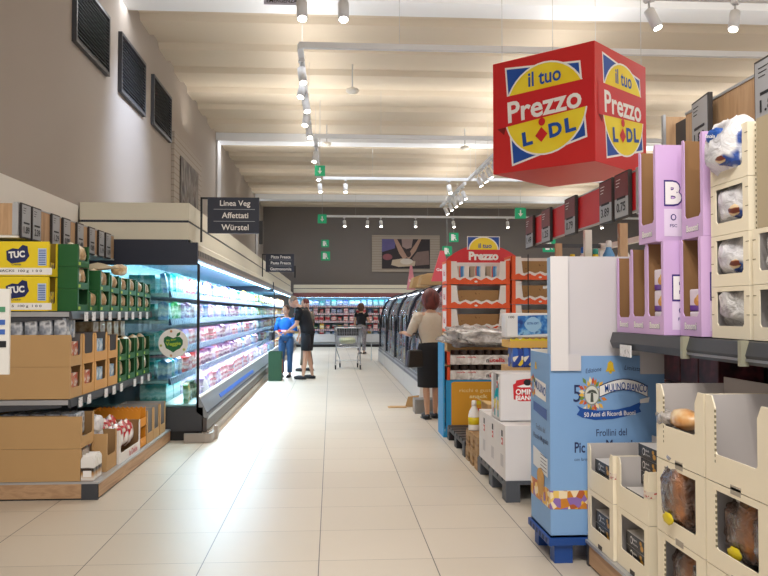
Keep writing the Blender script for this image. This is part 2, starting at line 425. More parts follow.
m=MB(); m.cyl((-.15,0,.09),(-.15,0,.9),.004,LGREY,n=4); m.cyl((.15,0,.09),(.15,0,.9),.004,LGREY,n=4); m.build('hanger',t)

# hanging category signs
def cat_sign(x0,x1,y,z0,z1,lines,lb):
    t=thing('category_sign',lb,'sign',((x0+x1)/2,y,z0)); w=x1-x0; h=z1-z0
    MB().box(-w/2,w/2,-.02,.02,0,h,NAVY).build('panel',t)
    m=MB()
    for i,s in enumerate(lines):
        zz=h*(1-(i+.5)/3)
        ds=any(ch_ in s for ch_ in 'gpqy'); text_into(m,s,(.02,-.02,zz-(.008 if ds else 0)),X,Z,None,(.098 if ds else .078)*h/.48,TXTW,.015)
        if i: m.box(-w*.38,w*.42,-.0225,-.02,h*(1-i/3)-.002,h*(1-i/3)+.002,LGREY)
    m.build('lettering',t)
    m=MB(); m.box(-w/2-.08,-w/2-.06,-.015,.015,-.1,h,BLACK); m.box(-w/2-.08,-w/2,-.015,.015,h-.02,h,BLACK); m.box(w/2+.0,w/2+.04,-.015,.015,-.12,h*.35,BLACK); m.build('bracket',t)
cat_sign(-1.385,-.81,9.3,2.243,2.648,['Linea Veg','Affettati','Würstel'],'dark navy sign reading Linea Veg, Affettati, Würstel above the left chiller')
cat_sign(-1.39,-.79,17.6,2.213,2.597,['Pizza Fresca','Pasta Fresca','Gastronomia'],'farther navy category sign, starting Pizza Fresca, above the left chiller')
# ------------------------------------------------------------ cartons (display trays)
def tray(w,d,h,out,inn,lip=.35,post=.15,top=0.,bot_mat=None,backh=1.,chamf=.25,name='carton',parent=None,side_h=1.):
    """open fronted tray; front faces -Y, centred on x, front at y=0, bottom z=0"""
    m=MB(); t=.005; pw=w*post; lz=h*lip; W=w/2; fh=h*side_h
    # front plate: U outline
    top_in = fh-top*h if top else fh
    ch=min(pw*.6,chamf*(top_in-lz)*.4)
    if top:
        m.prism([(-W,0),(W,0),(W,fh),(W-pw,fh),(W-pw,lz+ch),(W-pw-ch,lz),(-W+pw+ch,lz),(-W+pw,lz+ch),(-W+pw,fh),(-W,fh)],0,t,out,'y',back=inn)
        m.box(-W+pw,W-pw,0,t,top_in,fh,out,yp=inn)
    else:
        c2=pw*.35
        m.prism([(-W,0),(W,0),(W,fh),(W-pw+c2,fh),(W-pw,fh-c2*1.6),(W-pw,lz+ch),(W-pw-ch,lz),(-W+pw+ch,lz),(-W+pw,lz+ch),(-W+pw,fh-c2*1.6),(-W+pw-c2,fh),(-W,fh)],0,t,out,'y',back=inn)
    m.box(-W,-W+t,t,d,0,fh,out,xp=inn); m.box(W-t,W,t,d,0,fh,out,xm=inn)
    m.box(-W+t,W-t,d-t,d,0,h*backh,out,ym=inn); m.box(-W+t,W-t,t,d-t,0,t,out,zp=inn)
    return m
def closed_box(w,d,h,mt,flap=None):
    m=MB(); m.box(-w/2,w/2,0,d,0,h,mt)
    return m
def bag(w,h,d,mt,seed=0,crimp=True,nu=18,nv=12,amp=.12):
    """crumpled film bag, standing, base z=0, centred"""
    m=MB(); off=Vector((seed*3.1,seed*1.7,seed*.9))
    def fn(p):
        q=p.copy()
        ex=.55
        q.x=math.copysign(abs(q.x)**ex,q.x); q.z=math.copysign(abs(q.z)**.7,q.z)
        th=(1-abs(q.z)**4)
        q.y*= .25+.75*th
        n=noise.noise_vector(q*2.2+off)*amp+noise.noise_vector(q*5+off)*amp*.55
        if crimp and q.z>.8: q.x*=.9+.1*math.cos(p.x*9)
        return q+n
    m.ellipsoid((0,0,h/2),(w/2,d/2,h/2),mt,nu,nv,fn)
    zmin=min(v[2] for v in m.v); m.v=[(a,b,c-zmin) for a,b,c in m.v]
    return m
def price_label_row(parent,xs,y0,z,front,wd=.06,h=.05):
    for q in xs:
        m=MB()
        if front=='x': m.box(0,.004,q-wd/2,q+wd/2,z,z+h,LABEL)
        elif front=='-x': m.box(-.004,0,q-wd/2,q+wd/2,z,z+h,LABEL)
        m.build('price_label',parent,loc=(y0,0,0))

# ------------------------------------------------------------ left gondola (Y 6.1..8.78)
YN=6.1; YC=8.8
g=thing('gondola_shelving','oak-trimmed grey gondola shelving holding cartons, left of aisle before the chiller','shelving',(0,0,0))
m=MB(); m.box(-1.70,-1.682,YN,8.78,.012,.115,WOODH); m.box(-2.69,-1.80,YN,YN+.018,.012,.115,WOODH); m.box(-1.80,-1.682,YN-.002,YN+.018,.0,.115,DGREY); m.box(-2.69,-1.69,YN+.01,8.78,0,.012,BLACK); m.build('plinth',g)
MB().box(-2.69,-1.675,YN,8.78,.115,.130,LGREY).build('deck',g)
for z in (.72,1.36):
    s=MB().box(-2.69,-1.90,YN,8.78,z-.035,z,LGREY).build('shelf',g)
    r=MB().prism([(-1.90,z-.06),(-1.875,z-.05),(-1.885,z+.006),(-1.90,z+.006)],YN+.0,8.78,DGREY,'y').build('price_rail',s)
    for i,y in enumerate((6.3,6.52,7.0,7.25,7.5,8.0,8.3,8.6) if z<1 else (6.42,6.62,6.85,7.1,7.4,7.65,7.9,8.2,8.5)):
        l=MB().box(-1.873,-1.869,y-.045,y+.045,z-.07,z,LABEL).build('price_label',s)
m=MB()
for y in (YN+.02,7.4,8.72): m.box(-2.69,-2.63,y,y+.04,0,2.15,DGREY)
m.build('upright',g)
MB().box(-2.695,-2.69,YN,8.78,.13,1.95,DGREY).build('back_panel',g)
for z in (.68,1.32):
    for y in (YN+.005,7.41,8.7):
        m=MB(); m.prism([(-2.62,z),(-1.95,z),(-1.95,z-.015),(-2.5,z-.05),(-2.62,z-.06)],y,y+.01,DGREY,'y'); m.build('shelf_bracket',g)
h=MB(); h.box(-2.30,-2.275,YN,8.75,1.92,2.15,WOOD); h.box(-2.69,-2.31,YN,YN+.02,1.92,2.15,WOOD); h.build('header_board',g)
h=MB(); h.box(-2.31,-2.27,YN-.004,YN+.02,1.92,2.15,LGREY); h.box(-2.305,-2.27,YN,8.75,2.15,2.16,LGREY); h.box(-2.69,-2.27,YN,8.75,1.9,1.915,WHITE); h.build('header_trim',g)
FR=mat('price_frame_dark','#2a2320',.5,var=.03)
def price_frame(x,y,z,w,h,side,price,lb,tilt=0.,grp=None,dark=None,body=None):
    """electronic price frame, facing -x or +x"""
    t=thing('price_display',lb,'price display',(x,y,z),(R(90) if side>0 else R(-90))+tilt,grp)
    MB().box(-w/2,w/2,0,.025,0,h,FR).build('frame',t,bevel=.003)
    m=MB()
    if dark: m.box(-w/2+.012,w/2-.012,-.002,0,h*.45,h-.012,dark); m.box(-w/2+.012,w/2-.012,-.002,0,.012,h*.45,body or SCREEN)
    else: m.box(-w/2+.012,w/2-.012,-.002,0,.012,h-.012,SCREEN)
    m.build('screen',t)
    m=MB(); text_into(m,price,(0,-.002,h*.25),X,Z,w*.62,h*.2,TXT,.02,.002)
    for k in range(3): m.box(-w*.35,-w*.35+w*(.3-.05*k),-.0035,-.002,h*(.85-.07*k),h*(.85-.07*k)+.004,TXT if not dark else TXTW)
    m.box(-w*.3,w*.3,-.0035,-.002,h*.42,h*.42+h*.05,TXT)
    m.build('lettering',t)
    return t
lp=[(6.2,'1.89'),(6.42,'2.39'),(6.86,'1.29'),(7.14,'0.99'),(7.52,'1.49'),(7.88,'0.89'),(8.2,'1.19'),(8.45,'1.09')]
od=['first','second','third','fourth','fifth','sixth','seventh','last']
for (y,p),o in zip(lp,od):
    price_frame(-2.255,y+.02,1.90,.19,.26,1,p,o+' dark price display from the near end of the left oak header',0,'price displays along the left oak header')

def put(m,name,lb,cat,loc,rz,grp=None,bevel=0,smooth=False):
    o=m.build(name,None,smooth,loc,rz,bevel); return tag(o,lb,cat,grp)
QL=R(90)   # front faces +X
QR=R(-90)  # front faces -X

# --- bottom deck: two big cardboard cases lying, end facing camera
for k,(z,lb) in enumerate(((.131,'big brown cardboard case at the bottom of the two on the left deck'),(.366,'big brown cardboard case stacked on top of another on the left deck'))):
    m=tray(.34,.66,.233,CARD,CARDIN,lip=.35,post=.12,backh=1)
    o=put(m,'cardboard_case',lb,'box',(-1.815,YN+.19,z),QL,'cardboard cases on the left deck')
    MB().box(-.17,-.02,.1,.6,.234,.2345,CARD).build('top_flap',o) if k==1 else None
    if k==0:
        MB().box(-.16,.16,.03,.62,.02,.2,mat('pack_white','#d8d4cf',.4,var=.15,scale=20)).build('inner_pack',o)
FILMG=ramp_mat('grey_film_packs',[(.3,'#5c626e'),(.5,'#9aa0ab'),(.6,'#d3d5da'),(.75,'#2b2f3c')],kind='noise',nscale=14,rough=.25,detail=2,bump=.4)
for i in range(5):
    put(MB().box(-.05,.05,-.12,.12,0,.165,FILMG),'film_pack','grey film-wrapped pack lying in the top cardboard case on the left deck','pack',(-1.92-.11*i,YN+.19,.445),0,'film packs in the upper case of the left deck',bevel=.012)
# standing coffee style packs at the corner
PK=ramp_mat('white_brown_pack',[(0,'#8a5a30'),(.12,'#e8e4de'),(.3,'#b98a50'),(.44,'#2c2420'),(.52,'#3a2a20'),(.56,'#e9e7e4'),(1,'#efeeec')],kind='axis',coord='Generated',axis=2,distort=.06,nscale=12,rough=.35)
pm=MB(); pm.prism([(-.045,0),(.045,0),(.047,.15),(.04,.172),(-.04,.172),(-.047,.15)],-.03,.03,PK,'y'); pm.box(-.04,.04,-.004,.004,.172,.185,TXTW); pm.box(-.03,.03,-.0315,-.03,.03,.075,TXTW)
p0=None
for j in range(2):
    for i in range(3):
        o=put(pm,'snack_pack','white-topped brown pack standing on the front corner of the left deck','pack',(-1.765+.0*j,YN+.05+.075*i,.131+.187*0),0,'white-topped packs at the corner of the left deck') if j==0 else None
pm2=pm
for i in range(3):
    put(pm,'snack_pack','white-topped brown pack standing on the front corner of the left deck','pack',(-1.715+.004,YN+.055+.075*i+.004,.131),R(0),'white-topped packs at the corner of the left deck') if False else None
WBAG=ramp_mat('white_red_bag',[(.3,'#b5b5bd'),(.5,'#ecebee'),(.64,'#f1f0f0'),(.67,'#c23a36'),(.8,'#a82a2a')],kind='noise',nscale=9,detail=2,rough=.3,coat=.3,bump=.5)
m=tray(.295,.4,.29,CARD,CARDIN,lip=.4,post=.1); put(m,'carton','brown carton of white bags beside the stacked cases, left deck','carton',(-1.72,6.615,.131),QL)
for i,(z,y) in enumerate(((.142,6.545),(.142,6.685),(.29,6.55),(.29,6.685),(.4,6.61))):
    put(bag(.125,.15,.26,WBAG,i+9,amp=.18),'bread_bag','crumpled white bag with red print in the brown carton on the left deck','bag',(-1.88 if i<4 else -1.86,y,z),QL+R(90),'white bags in the brown carton on the left deck',smooth=True)
WC=mat('white_carton','#e4e0dc',.6,var=.02)
m=tray(.72,.4,.27,WC,CARDIN,lip=.3,post=.06,backh=1); o=put(m,'carton','low white carton of red and white packs on the left deck','carton',(-1.70,7.13,.131),QL)
tb=MB(); text_into(tb,'la Dolce',(.1,0,.04),X,Z,.28,.05,RED,.01); tb.build('lettering',o)
RB=ramp_mat('red_white_bag',[(.35,'#f0eeee'),(.48,'#e9d9d6'),(.5,'#c01c2c'),(.62,'#a31424'),(.66,'#f0e8e0'),(.75,'#d9a13a')],kind='noise',nscale=11,detail=1.5,rough=.25,coat=.4)
for i in range(4):
    for j in range(2):
        put(bag(.17,.24,.12,RB,i+3*j,amp=.12),'sweet_bag','glossy red and white bag standing in the low white carton','bag',(-1.80-.14*j,6.88+.165*i,.15+(.06 if j else .03)),QL,'red and white bags in the low white carton',smooth=True)
OR=mat('orange_carton','#e0921e',.55,var=.05)
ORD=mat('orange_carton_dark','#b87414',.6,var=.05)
for z,lb in ((.131,'orange zigzag-edged carton at the bottom on the left deck'),(.31,'orange zigzag-edged carton on top of another on the left deck')):
    m=MB(); w,d,h=.22,.42,.175; t=.006
    zig=[(-w/2,0),(w/2,0)]+[(w/2-w*i/12,h-(.018 if i%2 else 0)) for i in range(13)]
    m.prism([(-w/2,0),(w/2,0),(w/2,.08),(-w/2,.08)],0,t,OR,'y'); m.prism(zig,d-t,d,OR,'y')
    ys=[(t,0),(d,0)]+[(d-(d-t)*i/20,h-(.018 if i%2 else 0)) for i in range(21)]
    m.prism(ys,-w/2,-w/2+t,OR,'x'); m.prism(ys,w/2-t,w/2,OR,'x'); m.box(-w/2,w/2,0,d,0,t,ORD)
    put(m,'carton',lb,'carton',(-1.71,7.66,z),QL,'orange cartons on the left deck')
for i,(y,lb) in enumerate(((7.92,'small brown open carton right after the orange ones on the left deck'),(8.2,'small brown open carton, second after the orange ones on the left deck'),(8.5,'small brown open carton at the chiller end of the left deck'))):
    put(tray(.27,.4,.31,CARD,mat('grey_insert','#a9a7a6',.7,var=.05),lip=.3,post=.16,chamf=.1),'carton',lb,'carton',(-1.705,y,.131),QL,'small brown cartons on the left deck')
    put(bag(.18,.24,.1,WBAG if i<2 else FILMG,i+40),'film_pack','film pack inside a small brown carton at the chiller end of left deck','pack',(-1.80,y,.15),QL,'film packs in small brown cartons, left deck',smooth=True) if i==2 else None

# --- middle shelf
BOXR=ramp_mat('cracker_pack',[(.3,'#c6a78a'),(.45,'#e6ddd6'),(.52,'#b02a30'),(.6,'#d3895a'),(.75,'#3e4a7a')],kind='noise',nscale=16,detail=1.5,rough=.4)
BL2=ramp_mat('blue_white_pack',[(.3,'#dfe3ea'),(.5,'#bcd3e4'),(.56,'#4a8fc0'),(.66,'#e8e3dc'),(.75,'#c23a3a')],kind='noise',nscale=14,detail=1.5,rough=.4)
GREYIN=mat('grey_carton_inside','#7d7a7c',.8,var=.05)
TAN=mat('tan_carton','#d09e60',.75,var=.05)
mid=[(6.26,.3,0),(6.58,.3,0),(6.93,.37,0),(7.30,.3,0)]
nm=['nearest','second nearest','third','fourth']
for lv in range(2):
    for i,(y,w,_) in enumerate(mid):
        if i==3 and lv==1: hh=.2
        else: hh=.232
        dd=.66 if i==0 else .42
        m=tray(w,dd,hh,TAN if i else CARD,GREYIN if (lv==1) else CARDIN,lip=.33,post=.14)
        put(m,'carton','%s tan carton in the %s layer of the left middle shelf'%(nm[i],'upper' if lv else 'lower'),'carton',(-1.895,y,.727+.234*lv),QL,'tan cartons on the left middle shelf')
        if lv==0 or i in(0,2):
            for q in range(2):
                put(MB().box(-.055,.055,0,.2,0,.17,BOXR if i<2 else BL2),'cracker_pack','printed cracker pack in the %s tan carton, %s layer, left middle shelf'%(nm[i],'upper' if lv else 'lower'),'pack',(-1.915,y-.058+.116*q,.735+.234*lv),QL,'cracker packs in tan cartons on the middle shelf, %s layer %s carton'%('upper' if lv else 'lower',nm[i]))
for i in range(6):
    put(MB().box(-.045,.045,-.12,.1,0,.155,FILMG),'film_pack','grey-blue film pack standing up behind the tan cartons under the top left shelf','pack',(-1.97-.105*i,6.24,1.165),0,'grey-blue packs above the tan cartons',bevel=.012)
GREEN=mat('green_carton','#165c2a',.55,var=.05)
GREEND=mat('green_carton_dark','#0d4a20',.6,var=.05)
LIMEM=mat('lime_print','#a9c83a',.5,var=.05)
BISC=ramp_mat('beige_food_bag',[(.3,'#8a6a48'),(.45,'#c9ad84'),(.58,'#e3d4b4'),(.72,'#f0ebe0')],kind='noise',nscale=13,detail=2.5,rough=.35,coat=.2)
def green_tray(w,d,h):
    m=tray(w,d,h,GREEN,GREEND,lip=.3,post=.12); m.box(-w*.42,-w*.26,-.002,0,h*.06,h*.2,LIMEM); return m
ords=['first','second','third','fourth','fifth','sixth','seventh']
for lv in range(2):
    for i,y in enumerate((7.64,7.97,8.30,8.60)):
        put(green_tray(.28,.4,.19),'carton','%s green carton of beige packs, %s layer of the left middle shelf'%(ords[i],'upper' if lv else 'lower'),'carton',(-1.895,y,.727+.192*lv),QL,'green cartons on the left middle shelf')
        put(bag(.2,.2,.12,BISC,i+lv*7),'biscuit_pack','beige biscuit bag in the %s green carton, %s layer, middle shelf'%(ords[i],'upper' if lv else 'lower'),'pack',(-1.97,y,.74+.192*lv),QL,'beige bags in green cartons of the middle shelf, %s layer'%('upper' if lv else 'lower'),smooth=True)
for i,y in enumerate((7.5,7.72,7.95,8.2,8.45)):
    for lv in range(1,2):
        put(MB().box(-.08,.08,0,.22,0,.15,BISC),'cracker_box','beige block pack on top behind the upper green cartons of the middle shelf','pack',(-2.10,y,1.12),QL,'beige block packs above green cartons, middle shelf')
# --- top shelf: yellow TUC cases
YEL=mat('yellow_carton','#f0d41c',.5,var=.03)
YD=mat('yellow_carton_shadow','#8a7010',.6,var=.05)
for z,lb in ((1.367,'yellow cracker case marked TUC at the bottom of the pair on left top shelf'),(1.622,'yellow cracker case marked TUC on top of the pair on left top shelf')):
    t=thing('cracker_case',lb,'box',(-2.05,YN+.1,z),QL,'yellow cracker cases on the left top shelf')
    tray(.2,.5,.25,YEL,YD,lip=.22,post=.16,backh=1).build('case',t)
    lid=MB().box(-.095,.095,.2,.49,.238,.2500,YEL); lid.build('top_flap',t)
    # print on the side facing the entrance (local -x side): normal -x => world -y
    s=MB(); o=(-.1,.205,.125); rx=(0,-1,0)
    cx=-.02
    poly_into(s,[(-.22+.0,.125*-.93),(.23,.125*-.93),(.23,-.067),(-.22,-.067)],o,rx,Z,TXTW,.0015)
    text_into(s,'10  SNACKS  100 g  1 0 0',(-.1,.205+.03,.034),rx,Z,.38,.022,TXT,.01,.003)
    em=[(-.105,.055),(-.06,.075),(-.02,.07),(.01,.1),(.045,.09),(.05,.05),(.06,.02),(.03,-.02),(-.02,-.03),(-.07,-.035),(-.1,-.01)]
    poly_into(s,[(a+.01,b) for a,b in em],o,rx,Z,mat('navy_ink','#17245c',.5,var=0),.002)
    text_into(s,'TUC',(-.1,.205+.02,.155),rx,Z,.115,.05,TXTW,.05,.004,rot=.08)
    text_into(s,'Cracker',(-.1,.205+.02,.083),rx,Z,.07,.014,mat('navy_ink','#17245c'),.01,.004)
    poly_into(s,[(.13,-.05),(.19,-.05),(.19,.075),(.13,.075)],o,rx,Z,mat('pale_blue_print','#c3d2ec',.5,var=0),.002)
    for k in range(9):
        zz=-.045+.013*k; poly_into(s,[(.135,zz),(.185,zz),(.185,zz+.006),(.135,zz+.006)],o,rx,Z,BLUEI,.003)
    s.build('printing',t)
    for k in range(2):
        put(MB().box(-.04,.04,0,.25,0,.13 if z<1.5 else .09,ramp_mat('tuc_pack',[(.3,'#e6b91e'),(.48,'#f0d860'),(.53,'#22306c'),(.6,'#c08a40'),(.7,'#f3e9d0')],kind='noise',nscale=15,rough=.35)),'cracker_pack','yellow cracker pack inside the %s TUC case'%('bottom' if z<1.5 else 'top'),'pack',(-2.065,YN+.055+.09*k,z+.012),QL,'yellow cracker packs in the %s TUC case'%('bottom' if z<1.5 else 'top'))
# green stacks on the top shelf
gs=[(6.455,.29,3,.167,-1.905,.5),(6.73,.25,1,.15,-1.90,.4),(6.99,.3,2,.165,-1.885,.42),(7.31,.29,2,.155,-1.885,.42),(7.63,.28,2,.15,-1.885,.42),(7.95,.28,2,.15,-1.885,.42),(8.27,.28,2,.145,-1.885,.42),(8.58,.27,2,.14,-1.885,.42)]
for i,(y,w,n,h,x,d) in enumerate(gs):
    for k in range(n):
        o=put(green_tray(w,d,h),'carton','green carton, tier %s from the shelf in the %s stack after the yellow cases'%(['one','two','three'][k],(ords+['eighth'])[i]),'carton',(x,y,1.367+(h+.002)*k),QL,'green cartons on the left top shelf')
        if not (k==0 and i in (0,)):
            for q in (-1,1):
                put(bag(.125,h*1.02,.13,BISC,i*3+k+q),'biscuit_pack','beige bag in the green carton of tier %s, %s stack, left top shelf'%(['one','two','three'][k],(ords+['eighth'])[i]),'pack',(x-.075,y+q*.065,1.377+(h+.002)*k),QL,'beige bags in tier %s of stack %s, left top shelf'%(['one','two','three'][k],(ords+['eighth'])[i]),smooth=True)
m=MB(); m.prism([(0,0),(.3,.03),(.16,.07),(.02,.04)],-.09,.09,mat('pale_card','#cfc0a4',.7,var=.04),'y'); put(m,'torn_cardboard','torn beige cardboard piece lying on the green cartons of the left top shelf','lid',(-2.1,7.05,1.702),0)
put(bag(.16,.1,.1,BISC,77),'biscuit_pack','beige bag hanging out over the third green stack of the left top shelf','pack',(-1.9,7.5,1.685),R(60),smooth=True)

# white tag board at the left edge, on its stand
t=thing('tag_board','white board with blue and green marks at the very left edge of the view','sign board',(-1.02-.09,2.62,0))
MB().box(-.11,.112,0,.012,1.166,1.432,WHITE).build('board',t)
m=MB()
for z,c_ in ((1.36,'#4f8f6a'),(1.32,'#3a62b0'),(1.29,'#3a62b0')): m.box(.04,.1,-.0015,0,z,z+.016,mat('tag_ink'+c_,c_,.5,var=0))
m.box(.05,.104,-.0015,0,1.25,1.27,TXT); m.build('printing',t)
m=MB(); m.cyl((-.05,.02,.02),(-.05,.02,1.2),.012,MGREY,n=8); m.build('pole',t)
m=MB(); m.lathe([(.14,0),(.14,.012),(.02,.03)],DGREY,c=(-.05,.02,0)); m.build('base',t)
# ------------------------------------------------------------ wall chillers
RAIL=ramp_mat('price_rail_print',[(0,'#1f3f6a'),(.42,'#23446f'),(.45,'#dfe8f2'),(.8,'#e6edf5'),(.83,'#1f3f6a')],scale=(1,1.2,1),kind='wave',nscale=2.2,axis=1,rough=.4,const=True)
RAILX=ramp_mat('price_rail_print_far',[(0,'#a03040'),(.3,'#8a2a40'),(.35,'#dfe2ea'),(.7,'#5a2a48'),(.8,'#e0d8de')],scale=(2.0,1,1),kind='wave',nscale=2.0,axis=0,rough=.4,const=True)
CHG=mat('chiller_grey','#8f959c',.35,.4,var=.05)
CHB=mat('chiller_inside','#8fb0bd',.5,var=.03)
GRILL=ramp_mat('air_grille',[(0,'#35302e'),(.5,'#35302e'),(.55,'#8d8580'),(1,'#8d8580')],kind='wave',nscale=2.6,axis=1,rough=.4,const=True)
GLOW=mat('chiller_lamp','#a8e0ff',.3,var=0,emit=9)
GLASS=glass_mat('clear_glass',(.80,.93,.93),.10)
SH=[(.63,'fourth shelf'),(.94,'third shelf'),(1.265,'second shelf'),(1.56,'top shelf')]
def chiller(y0,y1,lb):
    t=thing('open_chiller',lb,'chiller',(0,0,0),0,'open wall chillers along the left aisle')
    m=MB(); m.box(-2.65,-1.35,y0,y1,.10,.35,DGREY); m.box(-2.65,-1.40,y0+.02,y1,.0,.1,BLACK); m.build('base',t)
    m=MB(); m.prism([(-1.42,.30),(-1.30,.22),(-1.29,.26),(-1.39,.46),(-1.42,.46)],y0,y1,CHG,'y'); m.prism([(-1.392,.462),(-1.385,.446),(-1.378,.45),(-1.386,.466)],y0,y1,WHITE,'y'); m.prism([(-1.312,.30),(-1.304,.284),(-1.297,.288),(-1.305,.304)],y0,y1,DGREY,'y'); m.build('front_nose',t)
    m=MB(); m.prism([(-1.346,.370),(-1.325,.328),(-1.319,.332),(-1.340,.374)],y0+1.2,min(y1,y0+5.4),mat('blue_strip','#2f62b8',.4,var=.05),'y'); m.build('blue_strip',t)
    m=MB(); m.box(-1.36,-1.30,y0,y1,.0,.09,mat('bumper_beige','#a89c90',.4,.2,var=.04)); m.box(-1.36,-1.31,y0,y1,.10,.24,mat('kick_brown','#57504e',.5,var=.1)); m.build('kick_bumper',t)
    MB().box(-2.65,-2.6,y0,y1,.35,2.12,CHB).build('back_panel',t)
    m=MB(); m.box(-2.65,-1.51,y0,y1,2.335,2.52,CREAM); m.box(-2.64,-1.52,y0+.01,y1,2.31,2.335,NAVY); m.box(-2.65,-1.51,y0,y1,2.13,2.31,CREAM); m.build('canopy',t)
    m=MB(); m.box(-2.65,-1.42,y0+.005,y0+.06,1.86,2.10,NAVY); m.box(-2.65,-1.52,y0+.005,y0+.06,2.10,2.13,NAVY); m.build('end_fascia',t)
    m=MB(); m.prism([(-1.50,2.13),(-1.44,2.09),(-1.44,2.03),(-1.50,2.03)],y0+.06,y1,CREAM,'y'); m.box(-1.50,-1.445,y0+.06,y1,1.97,2.03,GRILL); m.box(-1.50,-1.44,y0+.06,y1,1.93,1.97,mat('fascia_taupe','#8f8078',.4,var=.04)); m.build('air_fascia',t)
    MB().box(-2.6,-1.5,y0+.06,y1,2.0,2.02,CHB).build('canopy_lining',t)
    MB().box(-1.56,-1.50,y0+.1,y1-.1,1.925,1.95,GLOW).build('light_tube',t)
    for z,n in SH:
        s=MB().box(-2.6,-1.72,y0+.03,y1-.02,z-.03,z,mat('shelf_white','#c9d2d6',.4,var=.02)).build('shelf',t)
        MB().prism([(-1.72,z-.05),(-1.69,z-.045),(-1.705,z+.022),(-1.72,z+.022)],y0+.03,y1-.02,RAIL,'y').build('price_rail',s)
    MB().box(-2.6,-1.43,y0+.03,y1-.02,.36,.38,mat('shelf_white','#c9d2d6')).build('product_well',t)
    m=MB(); m.box(-2.62,-1.42,y0+.005,y0+.02,.36,1.86,GLASS); m.build('end_glass',t)
    m=MB(); m.box(-1.42,-1.395,y0+.0,y0+.03,.35,1.88,BLACK); m.build('end_glass_edge',t)
    return t
Y1,Y2=20.5,31.0
ch=chiller(YC+.02,Y1,'long open wall chiller with cream canopy, the nearer one left of the aisle')
chiller(Y1+.01,Y2,'open wall chiller with cream canopy, the farther one left of the aisle')
t=thing('corner_bumper','rounded beige metal bumper at the near corner of the left chiller','bumper',(0,0,0))
m=MB(); pts=[(-1.52,8.66),(-1.30,8.66),(-1.25,8.69),(-1.235,8.74),(-1.235,8.95),(-1.27,8.95),(-1.27,8.76),(-1.30,8.71),(-1.52,8.71)]
m.prism(pts,.004,.095,mat('bumper_metal','#a39a92',.35,.3,var=.04),'z'); m.build('bumper_plate',t)
m=MB(); m.box(-1.25,-1.21,8.93,8.99,.0,.14,mat('bumper_cap','#b5aaa0',.5,var=.03)); m.build('bumper_cap',t)
# round sticker on the glass
t=bpy.data.objects.new('round_sticker',None); COL.objects.link(t); t.parent=ch; t.location=(-1.665,YC+.018,1.027); t['label']='round white sticker with green apple shape'
MB().prism(ring(0,0,.155,.155,36),-.003,0,TXTW,'y').build('disc',t)
GD=mat('veggie_green','#116a3c',.5,var=0)
m=MB(); o=(0,-.003,0)
blob=[(-.1,.02),(-.095,.06),(-.06,.08),(-.02,.065),(.0,.055),(.03,.07),(.07,.07),(.1,.035),(.1,-.01),(.07,-.055),(.035,-.07),(.0,-.095),(-.03,-.075),(-.075,-.05)]
poly_into(m,blob,o,X,Z,GD,.001); poly_into(m,[(.03,.075),(.04,.105),(.075,.125),(.07,.09),(.045,.072)],o,X,Z,GD,.001)
text_into(m,'My Best',(-.02,-.003,.035),X,Z,.1,.025,LIMEM,.02,.002,rot=.15); text_into(m,'Veggie',(0,-.003,-.008),X,Z,.16,.05,LIMEM,.03,.002,rot=.08)
for a,c_ in ((100,'#c88a5a'),(190,'#b9c06a'),(260,'#cfa27a'),(330,'#b9c06a')): poly_into(m,ring(.13*math.cos(R(a)),.13*math.sin(R(a)),.014,.014,8),o,X,Z,mat('dot'+c_,c_,.5,var=0),.0012)
m.build('emblem',t)

# ---- products
def pack_mat(name,base,band,ac):
    return ramp_mat('pack_'+name,[(0,base),(.30,band),(.42,base),(.58,ac),(.66,base),(.86,band)],kind='axis',coord='Generated',axis=2,distort=.35,nscale=22,rough=.3,coat=.2,scale=(1,1,.8))
PC={'white and lilac':pack_mat('lilac','#f1eff6','#a791c6','#d6cde6'),'white and pink':pack_mat('pink','#f6eef0','#d995a4','#c4566a'),
 'white and blue':pack_mat('blue','#e2e8ee','#5a8fc8','#b9d2ea'),'white and teal':pack_mat('teal','#d9ebea','#2fa0a0','#a6dcd8'),
 'white and green':pack_mat('green','#dde8dc','#2f8a50','#96c49a'),'white and red':pack_mat('red','#f6eeec','#c43640','#e0988e'),
 'peach':pack_mat('peach','#ecd2ba','#d8956a','#f0e6d8'),'yellow':pack_mat('yellow','#ecdca0','#d8ac3a','#f3ecd4'),
 'plum and white':pack_mat('plum','#ece6ec','#6d4870','#a06a84'),'dark green':pack_mat('dgreen','#2c6a48','#0f4a2c','#d8e2c8'),
 'navy and white':pack_mat('navy','#dfe4ee','#22387c','#5a74b4'),'bright red':pack_mat('bred','#c62a34','#e8dcd8','#8e1420')}
_pm={}
def pack_mesh(kind,col,v=0):
    k=(kind,col,v)
    if k in _pm: return _pm[k]
    mt=PC[col]
    if kind=='pouch':
        m=bag(.17,.21,.07,mt,len(col)%7+v*3,amp=.1,nu=12,nv=8); sm=True
    elif kind=='tray_pack':
        m=MB(); m.prism([(-.06,0),(.06,0),(.085,.19),(.07,.2),(-.07,.2),(-.085,.19)],-.02,.03,mt,'y'); m.ellipsoid((0,-.02,.1),(.06,.015,.07),mt,10,6); sm=False
    elif kind=='tub':
        m=MB(); m.lathe([(.045,0),(.06,.09),(.066,.095),(.066,.105),(.05,.108)],mt,n=12); m.lathe([(.045,0),(.06,.09),(.066,.095),(.066,.105),(.05,.108)],mt,c=(0,0,.108),n=12); sm=True
    else:
        m=MB(); m.box(-.06,.06,-.05,.06,0,.19,mt); m.prism([(-.05,.19),(.06,.19),(.005,.225)],-.055,.055,mt,'x'); sm=False
    _pm[k]=m.mesh(kind,sm); return _pm[k]
def place_pack(kind,col,loc,rot,lb,cat,grp,sc=(1,1,1),v=0):
    o=bpy.data.objects.new(kind,pack_mesh(kind,col,v)); COL.objects.link(o); o.location=loc; o.rotation_euler=rot; o.scale=sc
    tag(o,lb,cat,grp); return o
